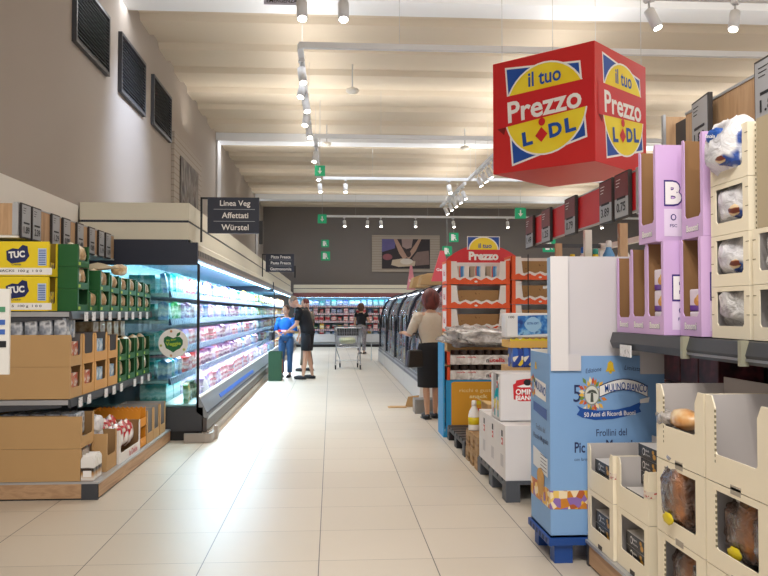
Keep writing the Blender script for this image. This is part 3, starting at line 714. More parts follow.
kname={'pouch':'cold_cut_pouch','tray_pack':'sliced_meat_pack','tub':'cheese_tub','gable':'juice_carton'}
rnd=random.Random(5)
LV=[(.38,-1.56,'bottom well',.235),(.63,-1.79,'fourth shelf',.235),(.94,-1.79,'third shelf',.235),(1.265,-1.79,'second shelf',.225),(1.56,-1.79,'top shelf',.25)]
for li,(z,x,ln,hh) in enumerate(LV):
    y=YC+.16
    while y<30.6:
        far=(y-8.8)/22
        w=.155+.17*far
        if abs(y-Y1)<.3: y+=w; continue
        zone='near' if y<11 else 'middle' if y<17 else 'far'
        case='near left chiller' if y<Y1 else 'farther left chiller'
        if y<9.75: cols=['white and teal','white and teal','white and blue','white and green'] if li>0 else ['dark green','white and green','yellow']
        elif y<16: cols=[['white and pink','white and pink','white and lilac','white and red'],['white and pink','white and red','plum and white','white and lilac'],['white and lilac','white and pink','plum and white'],['white and lilac','plum and white','white and blue'],['white and blue','white and teal','white and lilac','white and red','navy and white']][li]
        elif y<22: cols=['white and teal','white and blue','white and green','yellow'] if li>2 else ['white and lilac','white and blue','white and pink']
        else: cols=['peach','yellow','white and red','peach'] if li>1 else ['yellow','white and blue','peach']
        seed_col=cols[int(noise.noise(Vector((y*.9,li*7.3,2.)))*6+9+rnd.random()*1.1)%len(cols)]
        kd=('tray_pack' if li in(0,1,2) and y<16 else 'pouch') if rnd.random()<.8 else rnd.choice(['gable','tub'])
        if y<9.6 and li>0: kd=rnd.choice(['gable','gable','tray_pack'])
        s=w/.165
        o=place_pack(kd,seed_col,(x+rnd.uniform(-.025,.02),y,z+.006),(rnd.uniform(-.22,-.02) if kd in('pouch','tray_pack') else 0,0,R(90)+rnd.uniform(-.3,.3)*(.165/w)),
          '%s %s, %s, %s stretch, %s'%(seed_col,{'pouch':'film pouch','tray_pack':'sealed meat tray','tub':'tub pair','gable':'gable pack'}[kd],ln,zone,case),
          'food pack','%s packs of kind %s on the %s, %s stretch, %s'%(seed_col,kd.replace('_',' '),ln,zone,case),(s*.93,1.0,(hh-.03)/.21 if kd!='tub' else .85))
        o.name=kname.get(kd,kd)
        y+=w
# second row of dark filled depth: taller stacks at the back as individual long cartons
BACKP=[PC['white and blue'],PC['white and lilac'],PC['plum and white'],PC['white and pink'],PC['white and teal']]
for li,(z,x,ln,hh) in enumerate(LV):
    y=YC+.25; k=0
    while y<30.6:
        if abs(y+.22-Y1)>.3:
            q=BACKP[4] if y<9.7 else BACKP[(k*3+li)%4]
            case='nearer left chiller' if y<Y1 else 'farther left chiller'
            o=MB().box(-.2,.2,0,.28,0,hh*.8,q).build('product_case',None,False,(x-.12-(.1 if li==0 else 0),y+.2,z+.002),QL)
            tag(o,'printed carton behind the front packs on the %s of the %s'%(ln,case),'carton','cartons behind the front packs, %s, %s'%(ln,case))
        y+=.44; k+=1
# green trays seen through the end glass
for k,(z,x) in enumerate(((1.566,-1.9),(.636,-1.78+.0),(.39,-1.75))):
    pass
# well divider: big white sloping panel near x px 220
t=thing('well_divider','white sloping divider panel standing in the bottom well of the nearer chiller','divider',(0,0,0))
m=MB(); m.prism([(-1.62,.385),(-1.44,.385),(-1.46,.45),(-1.56,.67),(-1.62,.68)],10.0,10.02,TXTW,'y'); m.build('panel',t)

# ------------------------------------------------------------ far chiller across the end
YFC=31.95
def far_chiller():
    t=thing('open_chiller','wide open chiller with cream canopy standing across the far end of the aisle','chiller',(0,0,0))
    x0,x1=-1.45,8.
    m=MB(); m.box(x0,x1,YFC+.03,32.85,0,.1,BLACK); m.box(x0,x1,YFC,32.85,.1,.4,CHG); m.prism([(YFC-.08,.2),(YFC,.14),(YFC,.5),(YFC-.05,.5)],x0,x1,LGREY,'x'); m.build('base',t)
    m=MB(); m.box(x0,x1,YFC+.05,32.85,2.1,2.42,CREAM); m.box(x0,x1,YFC+.04,YFC+.05,2.26,2.28,NAVY); m.build('canopy',t)
    MB().box(x0,x1,YFC+.02,YFC+.1,1.93,2.1,mat('fascia_red','#7c4a4c',.4,var=.1)).build('air_fascia',t)
    MB().box(x0,x1,32.8,32.85,.4,2.1,CHB).build('back_panel',t)
    MB().box(x0,x1,YFC+.12,YFC+.2,1.93,1.96,GLOW).build('light_tube',t)
    for z in (.66,.98,1.28,1.58):
        s=MB().box(x0,x1,YFC+.2,32.8,z-.03,z,mat('shelf_white','#c9d2d6')).build('shelf',t)
        MB().box(x0,x1,YFC+.18,YFC+.2,z-.04,z+.03,RAILX).build('price_rail',s)
far_chiller()
names=['bottom well','lowest shelf','middle shelf','upper shelf','top shelf']
for li,z in enumerate((.41,.66,.98,1.28,1.58)):
    x=-1.3; k=0
    while x<3.4:
        cols=[['white and blue','bright red','yellow'],['white and red','dark green','yellow','bright red'],['bright red','bright red','white and red'],['navy and white','white and red','bright red','white and pink'],['white and teal','navy and white','white and blue']][li]
        c_=cols[int(noise.noise(Vector((x*1.3,li*5.,9.)))*5+8+rnd.random()*.8)%len(cols)]
        kd=rnd.choice(['pouch','tub','gable','gable'])
        o=place_pack(kd,c_,(x,YFC+.3,z+.004),(0,0,rnd.uniform(-.2,.2)),'%s %s on the %s of the far end chiller'%(c_,{'pouch':'film pouch','tub':'tub pair','gable':'gable-topped pack'}[kd],names[li]),'food pack','%s %s packs on the %s of the far chiller'%(c_,kd,names[li]),(1.35,1.2,(1.1 if li else .9) if kd!='tub' else .85))
        o.name=kname.get(kd,kd); x+=.235; k+=1
# ------------------------------------------------------------ near right gondola
CRC=mat('cream_carton','#f4ead2',.7,var=.03)
CRI=mat('cream_carton_inside','#c2bcba',.8,var=.04)
g=thing('gondola_shelving','oak and dark metal gondola holding lilac and cream cartons at the right edge of view','shelving',(0,0,0))
GY0,GY1=1.7,4.385
m=MB(); m.box(1.38,1.40,GY0,GY1-.02,.012,.118,WOODH); m.box(1.378,1.42,GY1-.04,GY1,0,.118,DGREY); m.box(1.42,2.1,GY1-.018,GY1,.012,.118,WOODH); m.box(1.39,2.1,GY0,GY1-.02,0,.012,BLACK); m.build('plinth',g)
MB().box(1.372,2.1,GY0,GY1,.118,.135,LGREY).build('deck',g)
s=MB().box(1.55,2.1,GY0,4.38,1.215,1.245,DGREY).build('shelf',g)
r=MB(); r.prism([(1.53,1.165),(1.515,1.20),(1.53,1.25),(1.55,1.25),(1.55,1.165)],GY0,4.38,DGREY,'y'); r.box(1.516,1.53,GY0,3.44,1.178,1.188,MGREY); r.build('price_rail',s)
MB().box(1.505,1.512,4.05,4.2,1.13,1.19,LABEL).build('price_label',s)
for yy in (3.42,2.92): MB().box(1.50,1.53,yy,yy+.025,1.16,1.255,mat('clip_grey','#9c9a86',.4,var=.02)).build('rail_clip',s)
MB().box(1.80,2.1,GY0,4.36,.80,.83,DGREY).build('shelf',g)
m=MB()
for y in (4.34,3.1,GY0): m.box(2.04,2.1,y,y+.05,0,2.46,DGREY)
m.box(1.95,2.0,2.93,2.99,.14,1.2,mat('upright_grey','#6b6866',.5,var=.03)); m.build('upright',g)
MB().box(2.1,2.115,GY0,4.38,.135,1.9,mat('gondola_back','#4a4748',.6,var=.03)).build('back_panel',g)
for y in (4.34,3.2):
    m=MB(); m.prism([(2.04,1.214),(1.58,1.214),(1.58,1.195),(2.0,1.13),(2.04,1.13)],y,y+.012,DGREY,'y'); m.build('shelf_bracket',g)
m=MB(); m.box(1.97,1.995,GY0,4.42,2.18,2.455,WOOD); m.box(1.93,2.05,4.60,4.62,2.18,2.49,WOOD); m.build('header_board',g)
m=MB(); m.box(1.965,2.0,GY0,4.42,2.455,2.468,LGREY); m.box(1.915,1.93,4.595,4.625,2.17,2.50,LGREY); m.box(1.99,2.0,4.40,4.62,2.2,2.45,DGREY); m.build('header_trim',g)
price_frame(1.915,4.13,2.2,.25,.275,-1,'1.89','slim dark price display at the far end of the oak header above lilac boxes',R(-6))
price_frame(1.905,3.42,2.2,.28,.285,-1,'1.89','big dark price display reading 1.8 at the right edge of the view',0)

LIL=mat('lilac_carton','#d2b0de',.6,var=.03)
LIN=mat('lilac_carton_inside','#96704a',.85,var=.07)
PUR=mat('purple_ink','#3c2a78',.5,var=0)
LT=mat('lilac_light','#e6d6ee',.6,var=0)
def lilac(loc,lb,h=.44,deep=.36,packs=0):
    t=thing('biscuit_carton',lb,'carton',loc,QR,'lilac biscuit cartons on the right upper shelf'); w=.215
    m=tray(w,deep,h,LIL,LIN,lip=.2,post=.12,chamf=.12); m.build('case',t)
    p=MB(); text_into(p,'Bonomi',(0,0,.045),X,Z,.12,.032,TXTW,.04,.0015); text_into(p,'Bonomi',(0,0,.0445),X,Z,.124,.036,PUR,.01,.001)
    # big B on the side facing the aisle mouth
    sx=w/2; rr=(0,1,0)
    text_into(p,'B',(sx,.085,h*.5),rr,Z,.09,.125,PUR,.075,.001)
    text_into(p,'B',(sx,.085,h*.5),rr,Z,.078,.108,TXTW,.05,.002)
    poly_into(p,[(-.045,-.065),(.04,-.065),(.04,.065),(-.045,.065)],(sx,.085,.09),rr,Z,LT,.001)
    text_into(p,'FSC',(sx,.085,.075),rr,Z,.035,.014,PUR,.01,.002)
    poly_into(p,ring(0,0,.014,.016,10),(sx,.085,.115),rr,Z,PUR,.002); poly_into(p,ring(0,0,.009,.011,10),(sx,.085,.115),rr,Z,LT,.003)
    p.build('printing',t)
    return t
lilac((1.555,4.27,1.252),'lilac biscuit carton at the far end of the right upper shelf, opened and empty',.40)
lilac((1.548,4.045,1.252),'lilac biscuit carton second from far end of the right upper shelf, opened and empty',.43)
lilac((1.54,3.82,1.252),'lilac biscuit carton on the shelf with two purple packs showing, below another open one')
lilac((1.61,3.585,1.252),'lilac biscuit carton on the shelf next to the cream cartons, brown inside showing')
lilac((1.535,3.89,1.694),'lilac biscuit carton with big B, upper row, nearest the red cube',.46)
lilac((1.625,3.59,1.694),'lilac biscuit carton in the upper row beside the cream cartons',.46)
m=MB(); m.box(-.1,.1,0,.075,0,.455,LIL); put(m,'biscuit_carton','flat lilac carton standing behind the topmost cream carton','carton',(1.955,3.36,1.694),QR)
PP=ramp_mat('purple_biscuit_pack',[(0,'#5b2d8f'),(.28,'#6b3aa4'),(.3,'#e6d7ec'),(1,'#efe6f2')],kind='axis',coord='Generated',axis=2,distort=.04,nscale=20,rough=.35)
def purple_pack(loc,lb,g_):
    t=thing('biscuit_pack',lb,'pack',loc,QR,g_)
    MB().box(-.065,.065,0,.2,0,.10,PP).build('wrapper',t,bevel=.006)
    p=MB(); poly_into(p,ring(.02,.045,.035,.02,12),(0,0,0),X,Z,mat('biscuit_print','#d99a4a',.6,var=.1),.002); poly_into(p,ring(.035,.06,.025,.016,12),(0,0,0),X,Z,mat('biscuit_print2','#e8b468',.6,var=.1),.003); p.build('printing',t)
for k in range(3): purple_pack((1.565,3.82,1.262+.101*k),'purple and white biscuit pack in the lilac carton third from the far end','purple packs in third lilac carton')
for k in range(2): purple_pack((1.635,3.585,1.262+.101*k),'purple and white biscuit pack in the lilac carton beside the cream ones','purple packs in the fourth lilac carton')

BW=ramp_mat('white_blue_bag',[(.25,'#8e8e98'),(.42,'#e8e8ee'),(.55,'#f1f1f3'),(.585,'#2a4fa0'),(.64,'#1f3a86'),(.66,'#efeef0'),(.7,'#8e4a38'),(.8,'#b87850')],kind='noise',nscale=7,detail=1.5,rough=.25,coat=.4,bump=.6)
PANC=ramp_mat('pancake_print',[(.3,'#6a3428'),(.5,'#b5744c'),(.65,'#e8cfa8')],kind='wave',nscale=9,axis=2,distort=3,rough=.4)
def cream_window(w,d,h,loc,lb,grp,top=.09,lip=.24,post=.14,rz=QR):
    t=thing('display_carton',lb,'carton',loc,rz,grp)
    m=tray(w,d,h,CRC,CRI,lip=lip,post=post,top=top,chamf=.2); m.build('case',t)
    s=MB(); n=int(h/.02)
    for k in range(n): s.box(w/2-.012,w/2+.0012,.03,.034,k*h/n+.003,k*h/n+.012,mat('perforation','#8d8468',.8,var=0))
    for zz in (.45,.8): s.box(-w/2+.0,-w/2+w*post*.5,-.0012,0,h*zz,h*zz+.003,mat('perforation','#8d8468')); s.box(w/2-w*post*.5,w/2,-.0012,0,h*zz,h*zz+.003,mat('perforation','#8d8468'))
    s.build('perforated_edge',t)
    return t
tn=['bottom','second','third','topmost']
for k in range(4):
    z=1.250+.217*k
    cream_window(.32,.3,.215,(1.645,3.29,z),'cream windowed carton on the right upper shelf, %s of the stack of four'%tn[k],'cream cartons of the upper stack')
    t=thing('cake_bag','crumpled white bag with blue top and pancake picture in the %s cream carton of four'%tn[k],'bag',(1.72 if k<3 else 1.665,3.30,z+.025),QR+R(8))
    bag(.25,.2 if k<3 else .24,.15,BW if k else ramp_mat('white_bag',[(.3,'#a9a6a6'),(.55,'#ececec'),(.75,'#dcdadd')],kind='noise',nscale=8,rough=.25,coat=.4,bump=.8),k*5+2,amp=.2).build('film',t,True)
    if k in(1,2,3):
        p=MB(); p.ellipsoid((.02,-.062,.075),(.045,.012,.03),PANC,10,6,lambda q:q+noise.noise_vector(q*2)*.25); p.build('picture',t,True)
    if k==3:
        p=MB(); p.ellipsoid((-.03,-.055,.17),(.06,.02,.035),BLUEI,12,8,lambda q:q+noise.noise_vector(q*2)*.2); text_into(p,'Pancake',(-.03,-.078,.17),X,Z,.07,.016,TXTW,.02,.001,rot=-.2); p.build('label_patch',t)
for k in range(2):
    z=1.250+.217*k
    cream_window(.32,.3,.215,(1.645,2.94,z),'cream windowed carton at the right edge of view, %s one of the short stack'%('lower' if k==0 else 'upper'),'cream cartons of the short upper stack')
    put(bag(.24,.2,.14,BW,k+60,amp=.2),'cake_bag','crumpled white bag in the %s cream carton at the right edge, upper shelf'%('lower' if k==0 else 'upper'),'bag',(1.72,2.94,z+.02),QR,smooth=True)
put(MB().box(-.15,.15,0,.3,0,.43,mat('tan_grey_carton','#b7a88c',.7,var=.03)),'plain_carton','plain tan-grey carton standing on the two cream ones at the right edge','carton',(1.66,2.94,1.686),QR)

# lower deck cartons
TAPE=ramp_mat('red_white_tape',[(0,'#e8dccb'),(.52,'#e8dccb'),(.56,'#b8403c'),(1,'#b8403c')],kind='noise',nscale=60,rough=.5,const=True)
GOLDP=ramp_mat('dark_choc_pack',[(.3,'#121214'),(.55,'#1d1b1c'),(.6,'#2b2724'),(.7,'#3a2c1a')],kind='noise',nscale=30,rough=.35)
GOLD=mat('gold_print','#c8932e',.4,var=.1)
def choc(loc,lb,g_,rz=QR):
    t=thing('chocolate_pack',lb,'pack',loc,rz,g_); MB().box(-.13,.13,0,.22,0,.062,GOLDP,zp=mat('pack_top_white','#d8d4d0',.4,var=.03)).build('box',t)
    p=MB(); o=(0,0,0); poly_into(p,ring(-.06,.032,.018,.018,14),o,X,Z,TXTW,.001); poly_into(p,ring(-.06,.032,.013,.013,14),o,X,Z,GOLDP,.002)
    text_into(p,'dark',(-.015,0,.042),X,Z,.05,.011,TXTW,.01,.001); text_into(p,'choco',(-.01,0,.022),X,Z,.06,.010,TXTW,.0,.001)
    poly_into(p,ring(.07,.025,.02,.013,10),o,X,Z,GOLD,.001); poly_into(p,ring(.055,.045,.014,.01,10),o,X,Z,GOLD,.001)
    p.build('printing',t)
for ci,(y,x,nm_) in enumerate(((4.178,1.385,'far-end'),(3.765,1.40,'second'))):
    for lv in range(2):
        w=.40; h=.275; z=.137+.278*lv
        t=thing('display_carton','cream carton of black chocolate packs, %s column, %s of two, right lower deck'%(nm_,'upper' if lv else 'lower'),'carton',(x,y,z),QR,'small cream cartons on the right lower deck')
        m=tray(w,.36,h,CRC,CRI,lip=.30 if lv==0 else .38,post=.13,top=.1 if lv==0 else 0,chamf=.12,side_h=1 if lv==0 else .86); m.build('case',t)
        p=MB()
        if lv: p.box(w/2-w*.125,w/2+.0015,-.0015,-.0005,.12,.15,TAPE); p.box(w/2+.0005,w/2+.0015,-.0015,.2,.12,.15,TAPE)
        else: p.box(-.03,.03,-.001,.001,h*.0,h*.08,mat('slot_dark','#4a4440',.8,var=0))
        p.build('tape' if lv else 'cut_slot',t)
        for k in range(2 if lv==0 else 1+(ci==0)):
            choc((x+.02,y+.0,z+.04+.064*k+(.01 if lv==0 else .0)),'black chocolate pack with gold print in the %s column %s carton'%(nm_,'upper' if lv else 'lower'),'black packs in the %s column %s carton'%(nm_,'upper' if lv else 'lower'))
for k in range(3):
    choc((1.52,3.86,.422+.1*1+.064*k+.0),'black chocolate pack of the short stack at the rear of the second column','black packs stacked at the rear',QR)
BREAD=ramp_mat('bread_in_film',[(.25,'#2a201c'),(.40,'#54403a'),(.48,'#7c6050'),(.53,'#94603c'),(.60,'#b87038'),(.66,'#c9a888'),(.72,'#8a6450'),(.8,'#3a2a24')],kind='noise',nscale=4.5,detail=3,distort=.6,rough=.15,coat=.9,bump=.8,bscale=16)
FILM=ramp_mat('clear_crumpled_film',[(.3,'#6f6660'),(.5,'#b8b2ae'),(.62,'#e6e4e3'),(.75,'#8c8480')],kind='noise',nscale=14,detail=4,distort=.6,rough=.12,coat=.9,bump=.8)
YL=mat('yellow_label','#d8c21e',.4,var=.08)
def bread(loc,seed,lb,rot=0,w=.2,h=.26,lab=True,g_=None,pitch=0.):
    t=thing('bread_bag',lb,'bread bag',loc,QR+rot,g_); t.rotation_euler=(0,0,QR+rot)
    bag(w*1.0,h,.15,BREAD,seed,amp=.17,nu=40,nv=26).build('film_bag',t,True)
    p=bag(w*.62,h*.28,.08,FILM,seed+3,amp=.3,nu=16,nv=8); p.v=[(a,b-.01,c+h*.86) for a,b,c in p.v]; p.build('gathered_top',t,True)
    if lab:
        p=MB(); p.ellipsoid((w*.0,-.071,h*.2),(.042,.007,.024),YL,12,8,lambda q:q+noise.noise_vector(q*3)*.25); p.build('yellow_label',t,True)
lvz=[.137,.443,.747]
lvh=[.302,.300,.335]
for ci,(y,x,nm_) in enumerate(((3.205,1.385,'third'),(2.745,1.385,'fourth'))):
    for lv in range(3):
        w=.445; h=lvh[lv]; z=lvz[lv]
        t=thing('display_carton','tall cream carton in the %s column from far end, %s level, right lower deck'%(nm_,['bottom','middle','top'][lv]),'carton',(x,y,z),QR,'large cream cartons on the right lower deck')
        if lv<2: m=tray(w,.36,h,CRC,CRI,lip=.22,post=.17,top=.08,chamf=.1)
        else:
            m=tray(w,.30,h,CRC,CRI,lip=.42 if ci==0 else .30,post=.17,chamf=.12,side_h=.92)
        m.build('case',t)
        p=MB(); p.box(-.035,.035,-.0015,.02,h-.012 if lv<2 else .0,h+.012 if lv<2 else .015,mat('slot_tab','#a79f92',.7,var=.02)); 
        n=10
        for k in range(n): p.box(-w/2+w*.17-.004,-w/2+w*.17+.002,-.0008,.004,.07+k*.02,.08+k*.02,mat('perforation','#8d8468'))
        p.build('cut_slot',t)
        if lv<2:
            pop = (ci==0 and lv==1)
            bread((x+(.05 if pop else .095),y+.07,z+.02),ci*7+lv*3+1,'film bag of brown bread, left one in the %s column %s carton'%(nm_,['bottom','middle'][lv]),R(6),.2,.30 if pop else .25,True)
            bread((x+.10,y-.10,z+.02),ci*7+lv*3+2,'film bag of brown bread, right one in the %s column %s carton'%(nm_,['bottom','middle'][lv]),R(-8),.18,.25,ci==9)
        elif ci==0:
            t2=thing('bread_bag','small clear bag with one pale loaf lying in the top carton of the third column','bread bag',(x+.055,y+.06,z+.125),QR)
            p=MB(); p.ellipsoid((-.0,0,.05),(.1,.05,.045),ramp_mat('pale_loaf',[(.4,'#e8cfa4'),(.55,'#d79a5a'),(.7,'#b0692c')],nscale=9,rough=.35,coat=.6),14,8,lambda q:q+noise.noise_vector(q*2)*.12); p.build('loaf',t2,True)
            p=bag(.12,.08,.07,FILM,4,amp=.3); p.v=[(a-.12,b-.03,c+.0) for a,b,c in p.v]; p.build('film_end',t2,True)
            MB().box(-.15,.12,.0,.12,-.115,.0,CRI).build('insert',t2)
# dark packs on the inner shelf
MAR=ramp_mat('maroon_pack',[(.35,'#1d0c0e'),(.5,'#4a1c22'),(.6,'#6a2c34'),(.72,'#2c1416'),(.8,'#8a3a3c')],kind='noise',nscale=9,rough=.4)
for i in range(5):
    y=4.22-.21*i
    for k in range(2):
        if k==1 and i in(3,4): continue
        put(MB().box(-.1,.1,0,.22,0,.165,MAR),'dark_carton','maroon pack on the shaded inner shelf behind the cream cartons, %s layer'%('upper' if k else 'lower'),'pack',(1.79,y,.832+.167*k),QR,'maroon packs on the inner shelf, %s layer'%('upper' if k else 'lower'),bevel=.004)

# ------------------------------------------------------------ blue display bin with tall white insert
BB=mat('sky_blue_board','#7fa8d8',.6,var=.02)
BBL=mat('sky_blue_light','#a8c8ec',.6,var=0)
BX0,BX1,BY0,BY1=1.19,1.83,4.41,4.84
t=thing('display_bin','sky blue cardboard display bin lettered Mulino Bianco on a blue pallet','display',((BX0+BX1)/2,BY0,0))
w=BX1-BX0; d=BY1-BY0; z0,z1=.14,1.12
m=MB(); W=w/2
m.box(-W,W,0,.008,z0,z1,BB,yp=WHITE); m.box(-W,W,d-.008,d,z0,z1+.02,BB,ym=WHITE); m.box(-W,-W+.008,.008,d-.008,z0,z1+.01,BB,xp=WHITE); m.box(W-.008,W,.008,d-.008,z0,z1+.01,BB,xm=WHITE); m.box(-W,W,0,d,z0,z0+.01,BB)
m.build('bin',t)
p=MB(); o=(0,0,0)
NI=mat('dark_blue_ink','#22305e',.5,var=0)
text_into(p,'Edizione',(-.13,0,1.045),X,Z,.13,.028,NI,.0,.001,.2,rot=.12); text_into(p,'Limitata',(.19,0,1.055),X,Z,.13,.028,NI,.0,.001,.2,rot=-.08)
BELL=mat('bell_yellow','#d8b32a',.5,var=.1)
poly_into(p,[(-.03,1.035),(.05,1.035),(.038,1.055),(.032,1.09),(.01,1.105),(-.012,1.09),(-.018,1.055)],o,X,Z,BELL,.001); poly_into(p,ring(.01,1.03,.012,.01,8),o,X,Z,BELL,.001)
text_into(p,'5',(-.265,0,.895),X,Z,.06,.11,NI,-.0,.001)
# flower wreath
PET=[mat('petal_orange','#d8802e',.5,var=.05),mat('petal_gold','#e6b548',.5,var=.05),mat('petal_red','#c0503a',.5,var=.05),mat('petal_green','#6f8a3a',.5,var=.05),mat('petal_cream','#efdcb0',.5,var=.03)]
cx,cz=-.145,.885
for i in range(26):
    a=2*math.pi*i/26; r0=.075+.018*(i%2)+.012*math.sin(i*2.3)
    px,pz=cx+r0*math.cos(a),cz+r0*1.05*math.sin(a)
    pts=[(px+.026*math.cos(a),pz+.026*math.sin(a)),(px+.013*math.cos(a+1.6),pz+.013*math.sin(a+1.6)),(px-.026*math.cos(a),pz-.026*math.sin(a)),(px+.013*math.cos(a-1.6),pz+.013*math.sin(a-1.6))]
    poly_into(p,pts,o,X,Z,PET[(i*7)%5],.001+.0002*(i%3))
poly_into(p,ring(cx,cz,.064,.066),o,X,Z,mat('emblem_grey','#8d928c',.5,var=.1),.002); poly_into(p,ring(cx,cz,.055,.057),o,X,Z,mat('emblem_white','#d8dad4',.5,var=.05),.0025)
poly_into(p,[(cx-.045,cz+.01),(cx-.02,cz+.03),(cx+.005,cz+.035),(cx+.03,cz+.028),(cx+.047,cz+.005),(cx+.02,cz+.012),(cx+.0,cz+.018),(cx-.02,cz+.01)],o,X,Z,mat('emblem_dark','#4c524c',.5,var=0),.003)
poly_into(p,[(cx-.012,cz-.045),(cx+.014,cz-.045),(cx+.01,cz+.015),(cx-.008,cz+.015)],o,X,Z,mat('emblem_dark','#4c524c'),.003)
# name ribbon (slightly arched white plate)
rib=[(-.085,.87)]+[(-.085+.40*i/10,.87+.055*math.sin(math.pi*i/10*.9)-.02*(i/10)) for i in range(11)]
top=[(x_,z_+.075) for x_,z_ in reversed(rib[1:])]
poly_into(p,rib[1:]+top,o,X,Z,NI,.0035)
s_=[(x_+(.004 if x_<.1 else -.004),z_+.006) for x_,z_ in rib[1:]]; poly_into(p,s_+[(x_,z_+.063) for x_,z_ in reversed(s_)],o,X,Z,TXTW,.004)
text_into(p,'MULINO',(.045,0,.935),X,Z,.17,.05,BLUEI,.01,.007,rot=.1); text_into(p,'BIANCO',(.225,0,.93),X,Z,.165,.05,BLUEI,.01,.007,rot=-.07)
poly_into(p,[(.25,.855),(.33,.87),(.32,.835),(.25,.83)],o,X,Z,TXTW,.003)
rb=[(-.25,.765),(-.235,.78),(-.25,.81)]+[(-.25+.50*i/10,.81-.045*math.sin(math.pi*i/10*.55)+.045*(i/10)) for i in range(1,11)]+[(.245,.80),(.25,.785)]+[(.25-.50*i/10,.785-.05*math.sin(math.pi*i/10)*(.9)-.02*(i/10)) for i in range(1,10)]
poly_into(p,[(-.27,.82),(-.22,.80),(-.1,.785),(.05,.79),(.17,.81),(.26,.84),(.245,.80),(.26,.775),(.15,.75),(.02,.73),(-.12,.725),(-.22,.74),(-.27,.76),(-.245,.79)],o,X,Z,BLUEI,.002)
text_into(p,'50 Anni di Ricordi Buoni',(-.0,0,.765),X,Z,.42,.03,TXTW,.01,.004,rot=.03)
text_into(p,'Frollini del',(.015,0,.645),X,Z,.25,.045,NI,.005,.001,rot=.02)
text_into(p,'Pic',(-.245,0,.55),X,Z,.085,.068,NI,.02,.001); text_into(p,'colo',(-.125,0,.545),X,Z,.12,.06,NI,.02,.001); text_into(p,'Mugnaio',(.10,0,.56),X,Z,.26,.075,NI,.02,.001)
text_into(p,'con farina',(-.23,0,.475),X,Z,.12,.02,NI,.0,.001)
p.v=[(.68*a_+.01,b_,.907+(c_-.885)*.85) for a_,b_,c_ in p.v]
BAND=ramp_mat('biscuit_band',[(0,'#e0b03a'),(.2,'#ead9b8'),(.4,'#c8802a'),(.6,'#8a6ab0'),(.8,'#e6c46a'),(.9,'#b05a30')],kind='cell',nscale=26,rough=.5,const=True)
p.box(-W,W,-.0015,0,.29,.39,BAND)
# the narrow side facing the aisle
o2=(-W,0,0); rx=(0,-1,0)
def side(pts,mt,off=.002): poly_into(p,[(-a,b) for a,b in pts],o2,rx,Z,mt,off)
p.box(-W-.0015,-W,0,d,.29,.39,BAND)
text_into(p,'MULINO',(-W,.2,.93),rx,Z,.24,.05,BLUEI,.02,.003,rot=-.15); side([(.08,.86),(.34,.88),(.34,.98),(.08,.96)],TXTW,.0015)
side([(.06,.76),(.36,.79),(.36,.84),(.06,.82)],BLUEI); side([(.27,1.03),(.33,1.03),(.31,1.07),(.29,1.07)],BELL)
for i in range(8): 
    a=i*.785; side([(.36+.045*math.cos(a)+.02*math.cos(a+k),.93+.05*math.sin(a)+.02*math.sin(a+k)) for k in (0,1.5,3,4.5)],PET[i%5],.003)
text_into(p,'Frollini del',(-W,.2,.70),rx,Z,.2,.03,NI,.0,.002); text_into(p,'Piccolo Mugnaio',(-W,.2,.64),rx,Z,.32,.04,NI,.01,.002)
side([(.05,.45),(.37,.47),(.37,.58),(.05,.55)],mat('panel_white','#dfe4ea',.6,var=.02))
for k in range(5): side([(.07,.47+.02*k),(.2,.475+.02*k),(.2,.479+.02*k),(.07,.474+.02*k)],NI,.003)
ck=[(.20+.075*math.cos(R(a))*(1+.18*math.sin(R(3*a))),.30-.0+.085*math.sin(R(a))*(1+.12*math.cos(R(2*a)))) for a in range(0,360,15)]
side([(a,b+.12-.02) for a,b in ck],mat('biscuit_gold','#c8964a',.6,var=.2,scale=20),.003)
p.build('printing',t)
PB=mat('pallet_blue','#16458f',.5,var=.05)
m=MB(); m.box(-W-.015,W,-.02,d+.02,.10,.138,PB)
for x_ in (-W+.06,0,W-.1):
    for y_ in (.0,d-.09): m.box(x_-.04,x_+.06,y_,y_+.09,0,.10,PB)
for k in range(6): m.box(-W-.017,-W-.012,.02+.07*k,.05+.07*k,.105,.13,mat('pallet_dark','#0b2550',.6,var=0))
m.build('pallet',t)
t=thing('carton_insert','tall white cardboard insert standing in the sky blue display bin','carton',((BX0+BX1)/2,BY0,0))
WI=mat('insert_white','#cfcccf',.65,var=.02); WI2=mat('insert_white_edge','#e0dddd',.65,var=.01)
m=MB(); m.box(-W+.012,W-.012,.012,.02,1.12-.3,1.665,WI); m.box(-W+.012,-W+.02,.02,.07,.3,1.66,WI); m.box(W-.02,W-.012,.02,.07,.8,1.66,WI); m.box(-W+.02,W-.02,.07,.078,.3,1.655,WI,ym=CRI)
m.build('walls',t)
m=MB(); m.box(-W+.004,-W+.10,-.012,-.007,1.04,1.664,WI2); m.box(-W+.10,-W+.17,-.012,-.007,1.04,1.13,WI); m.build('flap',t); MB().box(W-.14,W-.002,-.012,-.007,1.02,1.30,WI).build('flap',t)
MB().box(-W+.0085,-W+.0118,.012,.078,1.0,1.66,BBL).build('blue_edge',t)

